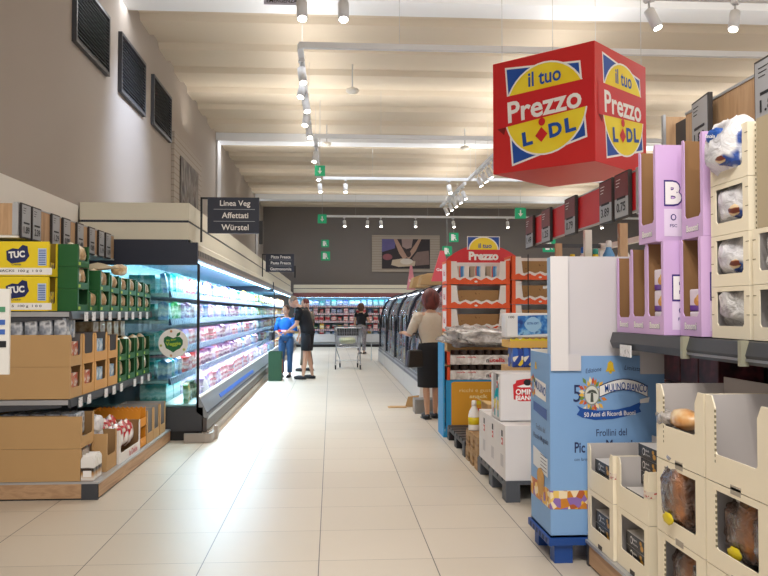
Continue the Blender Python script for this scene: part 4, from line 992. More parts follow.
# ------------------------------------------------------------ pallets and promo stacks
def pallet(loc,w,d,h,mt,lb,name='pallet'):
    t=thing(name,lb,'pallet',loc)
    m=MB(); nd=7
    for i in range(nd):
        y=d*(i)/nd; m.box(0,w,y,y+d/nd*.72,h-.025,h,mt)
    m.build('deck_boards',t)
    m=MB()
    for x_ in (0,w/2-.05,w-.1):
        m.box(x_,x_+.1,0,d,h-.05,h-.025,mt)
        for y_ in (0,d/2-.07,d-.14): m.box(x_,x_+.1,y_,y_+.14,.0,h-.05,mt)
    m.build('feet',t); return t
GP=mat('grey_plastic_pallet','#4c5058',.55,var=.06)
BP=mat('black_plastic_pallet','#22242a',.5,var=.08)
WP=ramp_mat('raw_wood',[(.3,'#8a6a48'),(.5,'#b08e64'),(.7,'#6f5236')],scale=(1,.3,2),nscale=10,rough=.85,detail=4)
pallet((1.25,5.82,0),.8,1.15,.15,GP,'grey plastic pallet under the white detergent boxes')
pallet((1.25,6.99,0),.8,.6,.142,WP,'raw wooden pallet on the floor, lower of two','wooden_pallet')
pallet((1.255,6.995,.143),.8,.6,.142,WP,'raw wooden pallet lying on another wooden one','wooden_pallet')
pallet((1.25,7.65,0),.8,1.15,.15,BP,'empty black plastic pallet before the blue-edged stand')
def omino(loc,lb,w=.62,d=.345,h=.39,open_=False):
    t=thing('detergent_box',lb,'box',loc,0,'white detergent boxes'); WBX=mat('white_box_board','#dcd9da',.55,var=.02)
    m=MB()
    if open_:
        m.box(0,w,0,.006,0,h,WBX); m.box(0,w,d-.006,d,0,h,WBX,ym=CRI); m.box(w-.006,w,.006,d-.006,0,h,WBX); m.box(0,w,0,d,0,.006,WBX)
        m.prism([(0.006,0),(d-.006,0),(d-.006,h*.95),(d-.05,h*.95),(d-.06,.13),(.07,.1),(.06,h*.95),(.006,h)],0,.006,WBX,'x'); m.box(.03,w,0.006,d-.006,h-.02,h-.014,WBX)
    else: m.box(0,w,0,d,0,h,WBX); m.box(.002,w,d*.48,d*.52,h,h+.001,mat('box_tape','#c8c0b8',.4,var=.02))
    m.build('box',t)
    p=MB(); o=(0,0,0)
    if open_:
        cx,cz=.205,.235
        sh=[(cx-.105,cz-.07),(cx-.11,cz+.04),(cx-.09,cz+.05),(cx-.085,cz+.07),(cx-.03,cz+.08),(cx+.03,cz+.085),(cx+.09,cz+.075),(cx+.095,cz+.055),(cx+.115,cz+.045),(cx+.115,cz-.065),(cx+.06,cz-.085),(cx-.06,cz-.085)]
        poly_into(p,sh,o,X,Z,RED,.001); poly_into(p,ring(cx+.0,cz+.055,.03,.024,14),o,X,Z,TXT,.003)
        poly_into(p,[(cx-.08,cz+.025),(cx-.03,cz+.04),(cx+.03,cz+.04),(cx+.09,cz+.03),(cx+.06,cz+.02),(cx-.05,cz+.018)],o,X,Z,TXTW,.002)
        text_into(p,'OMINO',(cx,0,cz-.015),X,Z,.18,.042,TXTW,.03,.002); text_into(p,'BIANCO',(cx,0,cz-.06),X,Z,.18,.036,TXTW,.03,.002)
        text_into(p,'18',(0,d*.75,.06),(0,-1,0),Z,.05,.035,RED,.01,.001)
    else:
        poly_into(p,[(w*.7,.02),(w*.82,.02),(w*.82,.08),(w*.7,.08)],o,X,Z,RED,.001)
    # small red-black print on the aisle side
    rx=(0,-1,0); q=(0,d*.35,.27)
    poly_into(p,[(-.02,-.03),(.03,-.03),(.03,.02),(-.02,.02)],q,rx,Z,RED,.001); poly_into(p,[(-.02,.03),(.03,.03),(.03,.075),(-.02,.075)],q,rx,Z,TXT,.001); poly_into(p,ring(0,-.005,.014,.012,10),q,rx,Z,TXTW,.002)
    poly_into(p,[(-.05,-.19),(.05,-.19),(.05,-.1),(-.05,-.1)],q,rx,Z,mat('faint_print','#c2c0c4',.6,var=.02),.001)
    p.build('printing',t)
    return t
for k,nn in enumerate(('front','middle','rear')): omino((1.25,5.84+.35*k,.151),'white detergent box on the grey pallet, %s one of three in the lower row'%nn)
omino((1.265,6.08,.542),'open white detergent box with red logo on top of the lower row',h=.355,open_=True)
def bottle(loc,lb,body,cap,h=.26,r=.045,grp=None,lab=None):
    t=thing('detergent_bottle',lb,'bottle',loc,0,grp); m=MB(); k=h/.26
    m.lathe([(r*.9,0),(r,.01*k),(r,.13*k),(r*.85,.165*k),(r*.42,.205*k),(r*.38,.22*k)],body,n=16); b_=m.build('body',t,True); b_.scale=(1,.75,1)
    m=MB(); m.lathe([(r*.45,.215*k),(r*.42,.255*k),(r*.3,.26*k)],cap,n=12); m.build('cap',t,True)
    m=MB(); m.lathe([(r*1.015,.05*k),(r*1.015,.115*k)],lab or YL,n=16); l_=m.build('label_band',t,True); l_.scale=(1,.75,1)
    return t
WPL=mat('white_plastic','#e9e9ea',.35,var=.01); TEAL=mat('teal_plastic','#1fa3b5',.35,var=.04)
for k in range(2): bottle((1.31,6.17+.12*k,.56),'teal bottle showing in the side opening of the white box',TEAL,WPL,.3,.05,'teal bottles in the open white box')
bottle((1.30,7.42,.286),'single white bottle with yellow label standing on the wooden pallets',WPL,WPL,.27,.052)
m=MB(); m.box(0,.2,0,.32,0,.26,CARD); m.prism([(-.06,.30),(.0,.26),(.2,.24),(.2,.246),(.0,.268),(-.06,.31)],0,.34,mat('cardboard_light','#cfae78',.8,var=.05),'y'); put(m,'torn_carton','brown carton with raised torn flap beside the white bottle','carton',(1.37,7.12,.286),0)
put(MB().box(0,.5,0,.5,0,.59,CARD),'plain_carton','plain brown carton supporting the blue and yellow packs','carton',(1.58,7.06,.286),0)
BYP=ramp_mat('blue_yellow_print',[(.3,'#1c3f9a'),(.48,'#2a62c0'),(.53,'#e2c52e'),(.62,'#f0e9d8'),(.68,'#1a2e6a')],kind='cell',nscale=18,rough=.4,const=True)
for k in range(4):
    put(MB().box(-.045,.045,0,.2,0,.17,BYP),'tablet_box','small blue and yellow box in the row on the brown carton','box',(1.63+.095*k,7.08,.877),0,'small blue and yellow boxes')
m=MB(); m.box(0,.46,0,.36,0,.06,mat('yellow_tray_board','#dcae54',.6,var=.04)); m.prism([(0,.06),(0,.085)]+[(.46*i/16,.085-(.015 if i%2 else 0)) for i in range(1,17)]+[(.46,.06)],0,.005,YL,'y'); put(m,'cardboard_tray','shallow yellow-edged tray under the white and blue napkin pack','tray',(1.56,7.07,1.048),0)
t=thing('napkin_pack','white paper napkin pack with big blue print on the yellow-edged tray','pack',(1.53,7.09,1.135))
bagm=MB().box(0,.40,0,.22,0,.215,WPL).build('wrapper',t,bevel=.015)
p=MB(); o=(0,0,0); BP2=ramp_mat('blue_water_print',[(.35,'#103c8c'),(.5,'#2b7ccc'),(.62,'#8cc4ea'),(.75,'#16499a')],kind='noise',nscale=12,rough=.4)
poly_into(p,[(.1,.02),(.37,.035),(.37,.2),(.1,.19)],o,X,Z,BP2,.0015); hb=[(.235+.07*math.cos(R(a))*(1.1),.115+.055*math.sin(R(a))*(1-.25*math.cos(R(2*a)))) for a in range(0,360,20)]
poly_into(p,hb,o,X,Z,mat('print_light_blue','#9cc8ea',.4,var=.02),.0025); text_into(p,'EXTRA SOFT',(.235,0,.125),X,Z,.1,.02,BLUEI,.02,.004); text_into(p,'100',(.045,0,.18),X,Z,.05,.02,TXT,.01,.002)
p.build('printing',t)

# blue edged stand with yellow crate and hazelnut jars
BE=mat('bright_blue_board','#1f8fc8',.5,var=.03); OY=mat('amber_board','#d89a24',.55,var=.05)
t=thing('promo_stand','blue-edged stand with amber front panel holding film-wrapped jar trays','stand',(1.25,8.9,0))
m=MB(); m.box(.0,.80,.0,.42,.10,.615,BE); m.build('body',t)
m=MB(); m.prism([(.06,.13),(.66,.13),(.66,.585),(.63,.60),(.09,.60),(.06,.585)],-.004,0,OY,'y'); m.prism([(.69,.15),(.79,.15),(.79,.58),(.69,.58)],-.004,0,CARD,'y'); m.build('front_panel',t)
p=MB(); text_into(p,'ricchi e gustosi',(.36,-.004,.50),X,Z,.42,.05,mat('amber_light','#f0dca0',.5,var=0),.0,.001); text_into(p,'snack',(.36,-.004,.44),X,Z,.2,.04,mat('amber_light','#f0dca0'),.03,.001)
for k in range(3): poly_into(p,ring(.36+.0*k,.37-.08*k,.03+.02*k,.02,12),(0,-.004,0),X,Z,[YL,RED,TXTW][k],.001)
p.box(-.003,0,.06,.3,.42,.55,YL); p.box(-.003,0,.06,.3,.15,.36,mat('side_print','#d8cfae',.5,var=.3,scale=18)); p.build('printing',t)
m=MB(); m.prism([(-.02,0),(.05,0),(.04,.12),(-.0,.12)],-.02,0,BE,'y'); m.prism([(-.02,0),(.04,0),(.03,.1),(.0,.1)],.40,.42,BE,'y'); m.box(.72,.8,0,.4,0,.1,BE); m.build('foot',t)
m=MB(); m.box(-.03,-.015,-.02,.42,.0,1.02,BE); m.build('side_edge',t)
FW=ramp_mat('milky_film',[(.3,'#9c9290'),(.5,'#d9d3d0'),(.62,'#f0eeed'),(.75,'#b5a8a4')],kind='noise',nscale=7,detail=4,distort=.8,rough=.15,coat=.8,bump=.7)
JD=mat('hazelnut_dark','#2a1a16',.35,var=.1)
for k in range(2):
    t=thing('jar_tray','film-wrapped white tray of jars lettered nutella, %s of two'%('upper' if k else 'lower'),'tray',(1.30,8.91,.617+.165*k),0,'jar trays on the promo stand')
    MB().box(0,.78,.0,.38,0,.105,FW).build('tray',t,bevel=.01)
    p=MB(); text_into(p,'utella',(.52,0,.05),X,Z,.17,.045,RED,.03,.002); text_into(p,'n',(.415,0,.043),X,Z,.03,.032,TXT,.03,.002)
    for q in (.1,.22): text_into(p,'nutella',(q+.02,0,.085),X,Z,.09,.018,RED,.02,.002)
    p.box(-.035,-.003,-.004,.3,0,.14,mat('orange_red_strip','#d8481e',.5,var=.03)); p.build('printing',t)
    m=MB()
    for q in range(8):
        m.cyl((.07+.092*q,.07,.105),(.07+.092*q,.07,.155),.042,JD,n=12); m.cyl((.07+.092*q,.17,.105),(.07+.092*q,.17,.155),.042,JD,n=10)
    m.build('jar_lids',t)
t=bag(.80,.20,.36,FW,31,amp=.45,nu=60,nv=26).build('plastic_film',None,True,(1.69,9.10,.955)); tag(t,'crumpled clear film heaped over the jar trays','film')
put(MB().prism([(0,0),(.32,0),(.34,.09),(.1,.085)],0,.004,mat('lavender_paper','#d9c6e6',.6,var=.02),'y'),'paper_sheet','lavender paper sheet standing behind the crumpled film','paper',(1.46,9.30,1.0),0)

# orange and white chocolate bar trays
KO=mat('tray_orange','#ea5a20',.5,var=.03); KW=mat('tray_white','#ece8e6',.5,var=.02)
CB2=ramp_mat('printed_cardboard',[(0,'#a57f52'),(.64,'#a88256'),(.67,'#7a5c3a'),(1,'#7a5c3a')],kind='noise',nscale=22,rough=.8)
def ktray(loc,lb,w=.74,h=.275,d=.40,packs=False,grp='orange and white chocolate trays'):
    t=thing('chocolate_tray',lb,'tray',loc,0,grp)
    m=MB()
    m.box(0,.05,0,.006,0,h,KO); m.box(w-.05,w,0,.006,0,h,KO)
    m.prism([(.05,.05),(.14,.05),(.115,h-.01),(.05,h-.01)],.001,.006,KW,'y'); m.prism([(w-.05,.05),(w-.14,.05),(w-.115,h-.01),(w-.05,h-.01)],.001,.006,KW,'y')
    wave=[(.0,0),(w,0),(w,.055)]; n=24
    for i in range(n+1):
        x_=w-w*i/n; wave.append((x_,.06+.016*math.sin(i*1.55)))
    m.prism([(0,.02),(w,.02),(w,.085)]+[(w-w*i/n,.088+.012*math.sin(i*1.55+.6)) for i in range(n+1)],.002,.006,KW,'y'); m.prism(wave,-.001,.002,KO,'y')
    m.box(0,.005,0,d,0,h,KO); m.box(w-.005,w,0,d,0,h,KO); m.box(0,w,d-.005,d,0,h,KW); m.box(0,w,0,d,0,.006,KW)
    m.build('tray',t)
    p=MB(); p.box(-.0015,0,.06,.36,.04,h-.03,KW); text_into(p,'ki',(0,.2,h*.5),(0,-1,0),Z,.14,.07,RED,.03,.002); poly_into(p,ring(.04+.3,.03,.02,.012,8),(0,-.001,0),X,Z,KW,.001)
    p.build('printing',t)
    return t
tops=[('bottom',1.125),('middle',1.403),('top',1.681)]
for k,(nn,z) in enumerate(tops):
    ktray((1.335,9.40,z),'orange and white tray, %s of the three in the left tower'%nn)
    if k<2:
        put(MB().prism([(.02,0),(.56,0),(.58,.2),(0,.2)],0,.28,CB2,'y'),'inner_carton','brown carton inside the %s tray of the left orange tower'%nn,'carton',(1.335+.08,9.43,z+.01),0)
    else:
        for q in range(3): put(MB().box(0,.175,0,.25,0,.2,ramp_mat('choc_snack_box',[(0,'#b09a84'),(.35,'#cfc2b4'),(.42,'#d8502c'),(.5,'#3a82c4'),(.66,'#8cc0e6'),(.74,'#efe9e4')],kind='axis',coord='Generated',axis=0,distort=.15,nscale=8,rough=.4,const=True)),'snack_box','white and blue snack box in the top tray of the left orange tower','box',(1.335+.09+.19*q,9.43,z+.01),0,'snack boxes in the top orange tray')
for k,(nn,z) in enumerate((('bottom',.882),('lower middle',1.166),('upper middle',1.45),('top',1.734))):
    ktray((2.09,9.40,z),'orange and white tray, %s of the right tower'%nn,h=.28)
    put(MB().prism([(.02,0),(.56,0),(.58,.21),(0,.21)],0,.28,CB2,'y'),'inner_carton','brown carton inside the %s tray of the right orange tower'%nn,'carton',(2.09+.08,9.43,z+.01),0)
put(MB().box(0,.74,0,.40,0,1.08,CARD),'plain_carton','brown carton column under the left tower of orange trays','carton',(1.335,9.40,.042),0)
put(MB().box(0,.74,0,.40,0,.80,CARD),'plain_carton','brown carton column under the right tower of orange trays','carton',(2.09,9.40,.08),0)
put(MB().box(0,.012,0,.002,0,1.95,TXT),'black_strap','thin black strap hanging down the right orange tower','strap',(2.28,9.392,.08),0)
put(MB().box(0,1.55,0,.42,0,.04,BP),'flat_pallet','thin black base under the two towers of orange trays','pallet',(1.32,9.39,0),0)

# promo emblem used on the cube and on the arch
LY=ramp_mat('logo_yellow',[(.35,'#f2cf1e'),(.6,'#f7e23c')],kind='noise',nscale=2,rough=.45); LB=mat('logo_blue','#1c4fa8',.45,var=.02); LR=mat('logo_red','#d0222a',.4,var=.03)
def emblem(p,org,rx,s,full=True,k=1):
    o=Vector(org)-Vector(rx).normalized()*(s/2)+Vector((0,0,s))   # top-left; u right, v down
    def P(pts,mt,off): poly_into(p,[(u*s,-v*s) for u,v in pts],o,rx,Z,mt,off)
    def lerp(q,w_):
        c=[sum(a[0] for a in q)/4,sum(a[1] for a in q)/4]; return [(a[0]+(c[0]-a[0])*w_,a[1]+(c[1]-a[1])*w_) for a in q]
    Q=[(.13,.06),(.87,.14),(.93,.79),(.2,.95)]
    P(Q,TXTW,.001); P(lerp(Q,.045),LB,.0015)
    P(ring(.53,.485,.405,.405,40),TXTW,.002); P(ring(.53,.485,.39,.39,40),LY,.0025)
    P([(.05,.325),(.97,.30),(.97,.53),(.05,.60)],LR,.0035); P([(.05,.60),(.12,.66),(.14,.595)],mat('fold_dark_red','#7c1016',.5,var=0),.003)
    def T(st,u,v,w_,h_,mt,b_,off,rot=0,sh=0.): text_into(p,st,o+Vector(rx).normalized()*(u*s)+Vector((0,0,-v*s)),rx,Z,w_*s,h_*s,mt,b_,off,sh,rot=rot)
    T('il tuo',.53,.21,.32,.13,LB,.02,.004,.02)
    T('Prezzo',.52,.455,.72,.19,TXTW,.022,.005,.045)
    for st,u,v,w_ in (('L',.36,.725,.10),('D',.635,.685,.125),('L',.775,.665,.10)): T(st,u,v,w_,.125,LB,.045,.006,.12)
    P([(.50,.645),(.56,.71),(.50,.775),(.44,.715)],LR,.007); P(ring(.505,.60,.033,.035,14),LR,.007)
t=thing('hanging_cube','large red price cube lettered il tuo Prezzo Lidl hanging from the ceiling','hanging sign',(2.075,6.3,2.547),0)
s=.96; a=R(45)
CUR=mat('cube_red','#cf2a2c',.35,var=.03)
m=MB(); dl=Vector((-math.cos(a),math.sin(a),0)); dr=Vector((math.sin(a),math.cos(a),0))
c0=Vector((0,0,0)); pts=[c0,c0+dl*s,c0+dl*s+dr*s,c0+dr*s]
m.prism([(q.x,q.y) for q in pts],0,s,CUR,'z'); m.build('cube_body',t,bevel=.004)
p=MB(); mid_=(pts[0]+pts[1])/2; emblem(p,mid_,-dl,s); p.build('emblem',t)
p=MB(); mid_=(pts[0]+pts[3])/2; emblem(p,mid_,dr,s); p.build('emblem',t)
p=MB()
for q in (pts[1]*.9,pts[3]*.9,c0+(dl+dr)*s*.9): p.cyl((q.x,q.y,s),(q.x,q.y,3.35),.003,LGREY,n=4)
p.build('suspension_wires',t)
# arch board
t=thing('arch_sign','red arched promo board with il tuo Prezzo plate above the orange trays','sign',(1.93,10.3,0))
m=MB(); m.prism([(-.5,1.6)]+[(-.5+1.0*i/20,1.98+.24*math.sin(math.pi*i/20)**.7) for i in range(21)]+[(.5,1.6)],0,.03,LR,'y'); m.build('board',t)
p=MB(); o=(0,-.01,0)
poly_into(p,[(-.21,2.10),(.21,2.10),(.21,2.285),(-.21,2.285)],o,X,Z,TXTW,.003); poly_into(p,[(-.2,2.11),(.2,2.11),(.2,2.275),(-.2,2.275)],o,X,Z,LB,.005)
poly_into(p,[(.195*math.cos(R(a_)),2.11+.17*math.sin(R(a_))) for a_ in range(0,181,12)],o,X,Z,TXTW,.006); poly_into(p,[(.18*math.cos(R(a_)),2.112+.155*math.sin(R(a_))) for a_ in range(0,181,12)],o,X,Z,LY,.007)
text_into(p,'il tuo',(.02,-.01,2.165),X,Z,.17,.06,LB,.02,.01); poly_into(p,[(-.23,1.95),(.23,1.95),(.23,2.115),(-.23,2.115)],o,X,Z,LR,.009); text_into(p,'Prezzo',(.0,-.01,2.035),X,Z,.38,.11,TXTW,.05,.012)
p.v=[(a_,b_,c_+.035) for a_,b_,c_ in p.v]; p.build('emblem',t)
m=MB(); m.cyl((-.3,.015,0),(-.3,.015,1.6),.015,MGREY,n=8); m.cyl((.3,.015,0),(.3,.015,1.6),.015,MGREY,n=8); m.build('pole',t)

# ------------------------------------------------------------ second right gondola with red header
g=thing('gondola_shelving','open gondola with red header strip behind the promo pallets','shelving',(0,0,0))
m=MB()
for y in (5.2,6.65,8.05): m.box(2.69,2.75,y,y+.05,0,2.05,mat('post_white','#d6d4d2',.5,var=.02))
m.box(2.70,2.74,5.2,8.1,1.98,2.03,WHITE); m.box(2.14,2.2,5.95,6.0,.1,2.02,WOOD); m.box(2.16,2.22,6.85,6.9,.1,2.06,WHITE); m.box(2.16,2.22,7.75,7.8,.1,2.02,WOOD); m.build('upright',g)
for z in (.14,.7,1.15,1.62): MB().box(2.12,2.75,5.15,8.1,z-.03,z,DGREY if z<1.6 else WHITE).build('shelf',g)
MB().box(2.12,2.75,5.15,8.1,.0,.11,DGREY).build('plinth',g)
m=MB(); m.box(1.97,1.99,5.15,8.13,2.02,2.27,LR); m.build('header_board',g)
m=MB(); m.box(1.96,2.0,5.08,5.15,1.99,2.29,LGREY); m.box(1.965,1.995,5.15,8.13,2.27,2.28,LGREY); m.box(1.965,1.995,5.15,8.13,2.01,2.02,LGREY); m.box(1.98,2.70,5.16,5.19,2.05,2.09,DGREY); m.box(1.98,2.70,8.05,8.08,2.0,2.04,DGREY); m.build('header_trim',g)
DKR=mat('display_dark_red','#6e1c22',.4,var=.04)
for (y,p_,o_) in ((5.36,'0.75','nearest'),(5.68,'3.89','second'),(6.55,'0.79','third'),(7.3,'1.25','fourth'),(7.92,'1.49','farthest')):
    price_frame(1.94,y,1.985,.27 if y<6 else .3,.31,-1,p_,'dark red price display, %s one on the red header'%o_,0,'price displays along the red header',DKR)
bc=[('#e8e4e0','#d8282a','white'),('#e6c82a','#2a9a8a','yellow'),('#2aa7a0','#e0c32a','teal'),('#5a9ad0','#e8e8ea','light blue'),('#e8e4e0','#2a6ac0','white')]
k=0
for i in range(5):
    b_,c_,nn=bc[(i*3)%5]
    bottle((2.22,6.1+.33*i,1.622),'%s bottle on the top shelf under the red header'%nn,mat('bottle_'+b_,b_,.35,var=.02),mat('bottle_'+c_,c_,.35,var=.02),.27+.04*(i%2),.055,'%s bottles under the red header'%nn,mat('bottle_'+c_,c_))
for z in ():
    for i in range(6): put(MB().box(-.2,.2,0,.4,0,.34,CARD),'plain_carton','brown carton on the shelves of the red-header gondola, mostly hidden','carton',(2.14,5.45+.45*i,z+.001),QR,'brown cartons on the red-header gondola')

# ------------------------------------------------------------ freezer row with curved doors
prof=[(1.36,.34),(1.365,.8),(1.385,1.15),(1.44,1.40),(1.53,1.60),(1.66,1.74),(1.82,1.81),(2.05,1.84)]
FN=mat('freezer_frame','#1a1e30',.35,var=.03); FGL=glass_mat('freezer_glass',(.9,.93,.95),.22,.12)
FST=ramp_mat('freezer_rail_stripes',[(0,'#5d6068'),(.5,'#5d6068'),(.55,'#a3a6ae'),(1,'#a3a6ae')],kind='wave',nscale=5,axis=2,rough=.35,const=True)
def off(pr,dv):
    out=[]
    for i,(x_,z_) in enumerate(pr):
        a_=Vector(pr[max(0,i-1)]); b_=Vector(pr[min(len(pr)-1,i+1)]); t_=(b_-a_).normalized(); out.append((x_-t_.y*dv,z_+t_.x*dv))
    return out
def freezer(y0,L,lb):
    t=thing('glass_freezer',lb,'freezer',(0,y0,0),0,'curved glass freezers right of the aisle')
    m=MB(); m.box(1.315,2.1,0,L,.012,.29,mat('freezer_white','#d6d4d2',.4,var=.02)); m.box(1.34,2.1,0,L,0,.012,BLACK); m.build('base',t)
    m=MB(); m.prism([(1.315,.29),(1.345,.40),(1.37,.40),(1.37,.29)],0,L,FST,'y'); m.build('bumper_rail',t)
    MB().box(2.06,2.1,0,L,.29,1.86,mat('freezer_back','#aab4c0',.5,var=.05)).build('back_panel',t)
    inn=off(prof,-.015); m=MB(); m.prism(prof+list(reversed(inn)),.05,L-.05,FGL,'y'); m.build('curved_glass',t,True)
    o_=off(prof,.02); i_=off(prof,-.03)
    for yy in (0,L-.09):
        MB().prism(o_+list(reversed(i_)),yy,yy+.09,FN,'y').build('arch_frame',t)
    for q in (1,2):
        i2=off(prof,-.02); o2_=off(prof,.005); MB().prism(o2_+list(reversed(i2)),L*q/3-.007,L*q/3+.007,mat('door_seal','#a4a9b2',.4,.3,var=.03),'y').build('door_divider',t)
    for q in range(3):
        m=MB(); m.box(1.335,1.36,L*(q+.5)/3+.25,L*(q+.5)/3+.33,.95,1.30,BLACK); m.build('door_handle',t)
    m=MB()
    for z,x_ in ((.72,1.47),(1.05,1.5),(1.35,1.6)): m.box(x_,2.05,.05,L-.05,z-.02,z,mat('wire_shelf','#b9bec6',.4,.3,var=.03)); m.box(x_-.01,x_,.05,L-.05,z-.04,z+.015,mat('pink_rail','#b85a68',.4,var=.1))
    m.build('inner_shelf',t)
    if y0<12.2:
        m=MB(); m.prism(prof+[(2.06,1.84),(2.06,.34)],.012,.03,FGL,'y'); m.build('end_glass',t)
    MB().box(1.62,1.66,.1,L-.1,1.70,1.715,mat('freezer_lamp','#f0f4ff',.3,var=0,emit=2)).build('light_tube',t)
    return t
fo=['nearest, partly hidden by the shopper','second','third','fourth and farthest']
FZ=[12.12,14.8,17.5,20.2]
FC=['white and red','peach','white and blue','bright red','yellow']
for i,y in enumerate(FZ):
    freezer(y,2.65,'glass freezer with dark arched frames, %s in the row'%fo[i])
    for li,(z,x_) in enumerate(((.41,1.52),(.74,1.56),(1.07,1.60),(1.37,1.68))):
        for k in range(7):
            c_=FC[(k*2+li+i)%5]
            o=place_pack('gable',c_,(x_,y+.28+.33*k,z+.0),(0,0,QR+R(180)),'%s frozen pack behind curved glass, freezer %s'%(c_,fo[i].split(',')[0]),'frozen food','%s frozen packs in the %s freezer'%(c_,fo[i].split(',')[0]),(1.9,1.0,.98)); o.name='frozen_pack'
for (y,w_,h_,lb) in ((16.9,.62,.27,'brown carton with rounded outline lying on top of the freezers, farther one'),(15.2,.4,.22,'smaller brown carton lying on top of the freezers')):
    m=MB(); m.prism([(0,0),(w_,0),(w_,h_*.9),(w_*.8,h_),(w_*.35,h_),(w_*.1,h_*.8)],0,.6,CARD,'y'); put(m,'top_carton',lb,'carton',(1.66,y,1.865),0)
for (y,h_,w_,mt_,lb) in ((18.4,.55,.2,mat('pink_sign','#d88a98',.5,var=.05),'slim pink pointed sign standing on the freezers'),(13.3,.5,.34,mat('coral_sign','#d8505a',.5,var=.04),'coral red pointed sign standing on the freezers above the shopper')):
    t=thing('pointed_sign',lb,'sign',(1.80,y,1.86)); m=MB(); m.prism([(-w_/2,0),(w_/2,0),(w_*.12,h_),(-.02,h_)],-.02,.02,mt_,'y'); m.build('board',t)
    p=MB(); text_into(p,'Gelati',(0,-.02,h_*.38),X,Z,w_*.5,.05,TXTW,.03,.002); p.build('lettering',t)
t=thing('metal_step','grey metal box bumper on the floor before the freezers, by the shopper','bumper',(1.12,10.93,0))
m=MB(); m.box(0,.27,0,.3,0,.19,mat('galvanised','#8f8d8c',.35,.6,var=.08)); m.build('box',t,bevel=.008)
m=MB(); m.prism([(0,.005),(.16,.005),(.2,.17),(.04,.15)],0,.01,CARD,'y'); m.prism([(-.25,.004),(.0,.004),(.02,.012),(-.2,.012)],-.1,.1,CARD,'y'); put(m,'cardboard_scrap','torn brown cardboard scrap leaning on the floor by the freezers','cardboard',(1.06,11.7,0),0)
m=MB(); m.box(1.12,1.145,23.,23.05,0,.9,LGREY); put(m,'guard_post','thin pale post at the far end of the freezers','post',(0,0,0),0)
# ------------------------------------------------------------ people
def skin_mesh(nodes, edges, root=0, sub=1):
    me=bpy.data.meshes.new('skin_tmp'); me.from_pydata([n[0] for n in nodes],edges,[]); o=bpy.data.objects.new('skin_tmp',me); COL.objects.link(o)
    o.modifiers.new('s','SKIN'); sv=me.skin_vertices[0].data
    for i,n in enumerate(nodes): sv[i].radius=(n[1],n[1]) if not isinstance(n[1],tuple) else n[1]
    sv[root].use_root=True
    if sub: md=o.modifiers.new('u','SUBSURF'); md.levels=sub; md.render_levels=sub
    dg=bpy.context.evaluated_depsgraph_get(); dg.update(); r=bpy.data.meshes.new_from_object(o.evaluated_get(dg)); bpy.data.objects.remove(o)
    mb_v=[tuple(v.co) for v in r.vertices]; mb_f=[tuple(p.vertices) for p in r.polygons]; bpy.data.meshes.remove(r); return mb_v,mb_f
def loft(m,rings,mt,n=14,cap=True):
    """rings: (centre, rx, ry, axis direction or None)"""
    b=len(m.v); k=m.mi(mt); R_=len(rings)
    for i,(c,rx,ry) in enumerate(rings):
        c=Vector(c); p=Vector(rings[max(0,i-1)][0]); q=Vector(rings[min(R_-1,i+1)][0]); d=(q-p).normalized()
        a=Vector((1,0,0)); a=(a-d*a.dot(d))
        if a.length<.2: a=Vector((0,1,0))-d*d.y
        a.normalize(); e=d.cross(a)
        for j in range(n):
            t=2*math.pi*j/n; m.v.append(tuple(c+a*(rx*math.cos(t))+e*(ry*math.sin(t))))
    for i in range(R_-1):
        for j in range(n):
            q=(j+1)%n; m.f.append((b+i*n+j,b+i*n+q,b+(i+1)*n+q,b+(i+1)*n+j)); m.m.append(k)
    if cap:
        m.f.append(tuple(b+j for j in reversed(range(n)))); m.m.append(k); m.f.append(tuple(b+(R_-1)*n+j for j in range(n))); m.m.append(k)
SKN=mat('skin_tone','#c79a80',.55,var=.05); LIP=mat('lip_tone','#a85a54',.5,var=0); EYE=mat('eye_white','#e6e2de',.3,var=0); IRIS=mat('iris_dark','#2a1c14',.3,var=0)
